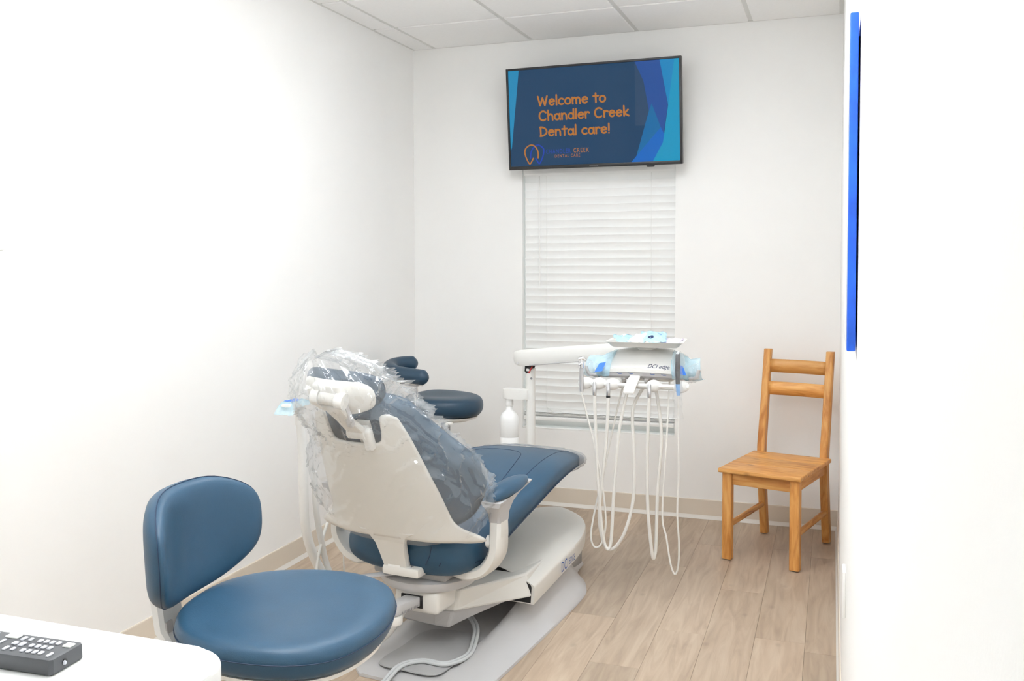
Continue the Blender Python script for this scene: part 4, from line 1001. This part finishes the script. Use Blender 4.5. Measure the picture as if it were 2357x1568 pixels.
def drape(a, b):
    u, v = a - .5, b - .5
    r_ = max(abs(u) * 2, abs(v) * 2); return (u * .085, v * .165 + .0, .004 - .055 * max(0, r_ - .62) - .05 * max(0, -v - .33) * 3 + .004 * fold(u * 4, v * 4, 1, 2))
k.grid(drape, 14, 20); k.done('film_sheet', M_bfilm, bf, ang=0)
k = B(); k.grid(lambda a, b: tuple(Vector(drape(.5 + (a - .5) * .5, .46 + (b - .5) * .42)) + Vector((0, 0, .0015))), 6, 8); k.done('printed_label', M_bprint, bf, ang=0)

# ------------------------------------------------------------------ stools
def stool_base(t, col_h):
    B().lathe([(0, .07), (.030, .07), (.034, .075), (.034, .20), (.026, .215), (.0255, col_h), (0, col_h)], (0, 0, 0), 20).done('gas_column', M_dgrey, t)
    B().lathe([(0, .055), (.05, .055), (.055, .065), (.05, .095), (.036, .105), (0, .105)], (0, 0, 0), 20).done('base_hub', M_lgrey, t)
    lg = None
    for i in range(5):
        a = R(72 * i + 20)
        if lg is None:
            k = B(); k.rings([[Vector((x_, b * w_, z_ + c * h_)) for b, c in ((-1, -1), (1, -1), (.7, 1), (-.7, 1))] for x_, w_, z_, h_ in ((.03, .026, .085, .018), (.15, .021, .08, .014), (.27, .016, .07, .011))])
            lg = k.done('base_leg', M_lgrey, t, ang=30); o = lg
            k = B(); k.tube([(.275, -.012, .026), (.275, .012, .026)], .0255, 18); k.tube([(.262, 0, .052), (.262, 0, .066)], .008, 8); ca_ = k.done('caster', M_blackm, o)
        else:
            o = clone(lg, parent=t); c2 = clone(ca_, parent=o)
        o.rotation_euler = (0, 0, a)

# operator stool in the foreground
fs = thing('operator_stool', 'large navy padded stool with curved backrest in the foreground', 'stool', (1.232, -3.620, 0), R(5))
so = sp2([(-.235, .0), (-.215, .115), (-.145, .205), (-.02, .252), (.115, .240), (.205, .165), (.240, .0), (.205, -.165), (.115, -.240), (-.02, -.252), (-.145, -.205), (-.215, -.115)], 6)
def seatmap(u, v, h):
    r_ = math.hypot(u / .24, v / .25); return (u, v * 1.05, .667 + h - .010 * (1 - min(1, r_)) ** 1.0 + .010 * (u / .24) ** 2 * (-1 if u > 0 else .6))
k = B(); k.pad(so, [(.20, -.070), (.86, -.070), (.93, -.066), (.975, -.052), (.995, -.034), (1.0, -.020), (.985, -.006), (.95, .004), (.86, .009), (.65, .010), (.40, .008), (.18, .006), (.04, .006)], seatmap)
st_ = k.done('seat', M_navy, fs, ang=70, sub=1)
k = B(); P_ = [seatmap(u * 1.0005, v * 1.0005, -.026) for u, v in so]; k.tube(P_ + [P_[0]], .0012, 5); k.done('seam', M_seam, st_)
k = B(); k.pad(so, [(.30, -.100), (.62, -.098), (.90, -.080), (.91, -.070), (.3, -.070)], seatmap); k.done('seat_pan', M_white, fs, ang=50)
# backrest: kidney-shaped, curling forward at both ends
bo_ = sp2([(-.245, .02), (-.225, .085), (-.13, .125), (.0, .132), (.13, .125), (.225, .085), (.245, .02), (.225, -.055), (.13, -.105), (.0, -.118), (-.13, -.105), (-.225, -.055)], 6)
def backmap(u, v, h):  # u to the stool's left (+y), h towards the sitter
    return (-.262 + .085 * (u / .245) ** 2 + h - .06 * v, u * .93 - .030, .800 + v * 1.06)
k = B(); k.pad(bo_, [(.20, -.026), (.80, -.026), (.93, -.020), (.99, -.004), (1.0, .010), (.985, .024), (.92, .034), (.75, .038), (.45, .036), (.2, .034), (.04, .034)], backmap)
bk_ = k.done('backrest', M_navy, fs, ang=70, sub=1)
k = B(); P_ = [backmap(u * 1.0006, v * 1.0006, .012) for u, v in bo_]; k.tube(P_ + [P_[0]], .0012, 5); k.done('seam', M_seam, bk_)
k = B(); rs = []
for (x_, z_, w_, th_) in ((-.05, .560, .045, .012), (-.20, .560, .045, .012), (-.262, .566, .047, .014), (-.288, .60, .048, .015), (-.300, .68, .048, .015), (-.312, .78, .046, .014), (-.318, .84, .040, .012)):
    rs.append((x_, z_, w_, th_))
P_ = [Vector((a[0], -.03, a[1])) for a in rs]; R_ = []
for i, p in enumerate(P_):
    tg = (P_[min(i + 1, len(P_) - 1)] - P_[max(i - 1, 0)]).normalized(); n_ = Vector((tg.z, 0, -tg.x)); w_, th_ = rs[i][2], rs[i][3]
    R_.append([p + Vector((0, b * w_, 0)) + n_ * c * th_ for b, c in ((-1, -.5), (-.8, -1), (.8, -1), (1, -.5), (1, .5), (.8, 1), (-.8, 1), (-1, .5))])
k.rings(R_); k.done('back_support', M_pure, fs, ang=30)
B().box((-.272, -.055, .602), (.006, .026, .040), rot=Matrix.Rotation(R(-8), 3, 'Y')).done('support_label', M_lgrey, fs, smooth=False)
k = B(); k.box((0, 0, .545), (.20, .16, .022), bev=.006); k.tube([(.02, -.05, .548), (.04, -.20, .545), (.05, -.26, .540)], .005, 8); k.done('tilt_mechanism', M_dgrey, fs)
stool_base(fs, .55)

# assistant stool in the far corner, with a curved body-support arm
ff = thing('assistant_stool', 'navy padded stool with curved body-support arm in the far left corner', 'stool', (.420, -.560, 0), R(-12))
so2 = sp2([(-.20, .0), (-.18, .13), (-.08, .19), (.06, .175), (.17, .11), (.215, .0), (.17, -.11), (.06, -.175), (-.08, -.19), (-.18, -.13)], 6)
def sm2(u, v, h): return (u * .98, v * 1.15, .697 + h * 1.12 + .012 * (abs(u) / .2) ** 2 * (1 if u < 0 else -.6))
k = B(); k.pad(so2, [(.20, -.085), (.80, -.085), (.92, -.078), (.98, -.058), (1.0, -.036), (.985, -.014), (.93, .002), (.80, .010), (.55, .008), (.25, .002), (.05, .0)], sm2)
st2 = k.done('seat', M_navy2, ff, ang=70, sub=1)
k = B(); k.pad(so2, [(.30, -.112), (.62, -.110), (.84, -.094), (.86, -.084), (.3, -.084)], sm2); k.done('seat_pan', M_white, ff, ang=50)
def fl_(x, y, z):   # world point to stool frame
    v = Matrix.Rotation(R(12), 3, 'Z') @ Vector((x - .42, y + .56, 0)); return (v.x, v.y, z)
ap = spline([fl_(.205, -.490, .866), fl_(.155, -.545, .866), fl_(.128, -.62, .861), fl_(.148, -.695, .853), (fl_(.215, -.765, .842)), fl_(.31, -.790, .834), fl_(.395, -.800, .828)], 6)
rr = [.022, .038, .043, .044, .044, .044, .043, .040, .024]
k = B(); k.tube([ap[0] + (ap[0] - ap[1]).normalized() * .022] + ap + [ap[-1] + (ap[-1] - ap[-2]).normalized() * .026], [.012] + [.036] + [.042] * (len(ap) - 2) + [.040] + [.014], 18); arm2 = k.done('body_support_arm', M_navy2, ff, ang=80, sub=1)
k = B(); k.tube([p + Vector((0, 0, -.036)) for p in ap[8:-1]], .012, 8, flat=.8); k.done('arm_plate', M_ivory, ff)
k = B(); k.box(fl_(.315, -.775, .789), (.075, .035, .022), bev=.003); k.done('arm_clamp', M_lgrey, ff)
B().tube([fl_(.245, -.775, .791), fl_(.275, -.775, .791)], .006, 10).done('clamp_lever', M_black, ff)
B().tube([fl_(.338, -.775, .60), fl_(.338, -.775, .793)], .0095, 16).done('arm_post', M_chrome, ff)
B().tube([fl_(.338, -.775, .722), fl_(.338, -.775, .732)], .014, 16).done('post_ring', M_chrome, ff)
k = B(); k.box(fl_(.34, -.72, .585), (.05, .12, .022), bev=.004); k.done('post_bracket', M_dgrey, ff)
k = B(); k.tube([fl_(.43, -.60, .575), fl_(.47, -.70, .575), fl_(.505, -.765, .582)], [.006, .006, .010], 8); k.lathe([(0, 0), (.018, 0), (.02, .008), (.014, .014), (0, .014)], fl_(.505, -.72, .572), 16); k.done('height_lever', M_white, ff)
stool_base(ff, .575)

# ------------------------------------------------------------------ white counter in the left foreground, with a remote control
CZ = 1.0
ct = thing('counter_cabinet', 'white laminate counter with rounded corner in the left foreground', 'counter', (.92, -4.94, 0))
cxr, cyb = 1.752, -4.592
def corner(w0, w1, y0, y1, r_):
    o_ = [(w0, y1), (w0, y0)]
    for i in range(1, 8): pass
    o_ = [(w0, y0)]
    for i in range(9): a = R(-90 + 90 * i / 8); o_.append((w1 - r_ + r_ * math.cos(a), y0 + r_ + r_ * math.sin(a)))
    for i in range(9): a = R(90 * i / 8); o_.append((w1 - r_ + r_ * math.cos(a), y1 - r_ + r_ * math.sin(a)))
    o_.append((w0, y1)); return o_
k = B(); k.prism([(a - .92, b + 4.94) for a, b in corner(.10, cxr, -5.28, cyb, .062)], CZ - .045, CZ, bev=.004, seg=3); k.done('worktop', M_counter, ct, ang=30)
body = B().box((-.02, 0.0, (CZ - .045 + .08) / 2), (1.52, .58, CZ - .045 - .08), bev=.003).done('carcass', M_counter, ct)
B().box((-.02, .0, .04), (1.44, .50, .078)).done('plinth', M_dgrey, ct, smooth=False)
for i in range(3):
    dx = -.52 + .505 * i
    d_ = B().box((dx - .005, -.299, .50), (.498, .018, .80), bev=.002).done('door', M_counter, ct)
    B().tube([(dx + .2, -.308, .74), (dx + .2, -.332, .74), (dx + .2, -.332, .86), (dx + .2, -.308, .86)], .005, 8).done('handle', M_steel, d_)

rm = thing('remote_control', 'charcoal remote control with pale keys lying on the white counter', 'remote', (1.506, -4.700, CZ), R(3))
RL, RWd, RH = .165, .056, .019
k = B(); k.prism([(-RL / 2, -RWd / 2), (RL / 2 - .004, -RWd / 2), (RL / 2, -RWd / 2 + .004), (RL / 2, RWd / 2 - .004), (RL / 2 - .004, RWd / 2), (-RL / 2, RWd / 2)], .0005, RH, bev=.0025, seg=2); k.done('casing', M_remote, rm, ang=35)
ky = {}
def key(x, y, w_, d_, m, nm='key'):
    kk = (round(w_, 4), round(d_, 4), m.name)
    if kk not in ky: ky[kk] = B(); ky[kk].box((0, 0, .0008), (w_, d_, .0024), bev=.0008, seg=1); ky[kk] = ky[kk].done(nm, m, rm); o = ky[kk]
    else: o = clone(ky[kk], parent=rm)
    o.location = (x, y, RH)
key(.073, .013, .011, .011, M_keyw, 'power_key')
for r_ in range(3):
    for c_ in range(4): key(.058 - c_ * .0085, .014 - r_ * .0145, .0052, .0078, M_key)
key(.071, -.0165, .004, .011, M_key)
for c_ in range(2):
    for r_ in range(3): key(.019 - c_ * .010, .014 - r_ * .0145, .0045 + .002 * (r_ % 2), .010 if (r_ + c_) % 2 else .0075, M_key)
key(-.008, .0165, .018, .0105, M_keyw, 'wide_key'); key(-.024, -.0155, .024, .013, M_keyw, 'wide_key')
key(-.010, 0.0, .0035, .012, M_key); key(-.028, .002, .0035, .014, M_key)
for c_ in range(4):
    for r_ in range(3):
        if r_ < 2 or c_ > 2: key(-.034 - c_ * .010, .0165 - r_ * .0125, .005, .009, M_key)
k = B(); k.tube([(RL / 2 - .002, -.006, .009), (RL / 2 + .0008, -.006, .009)], .0038, 14); k.done('emitter_recess', M_black, rm)
B().lathe([(0, 0), (.0026, 0), (.002, .002), (0, .0026)], (RL / 2 + .0008, -.0075, .009), 12, axis=(1, 0, 0)).done('emitter', M_key, rm)
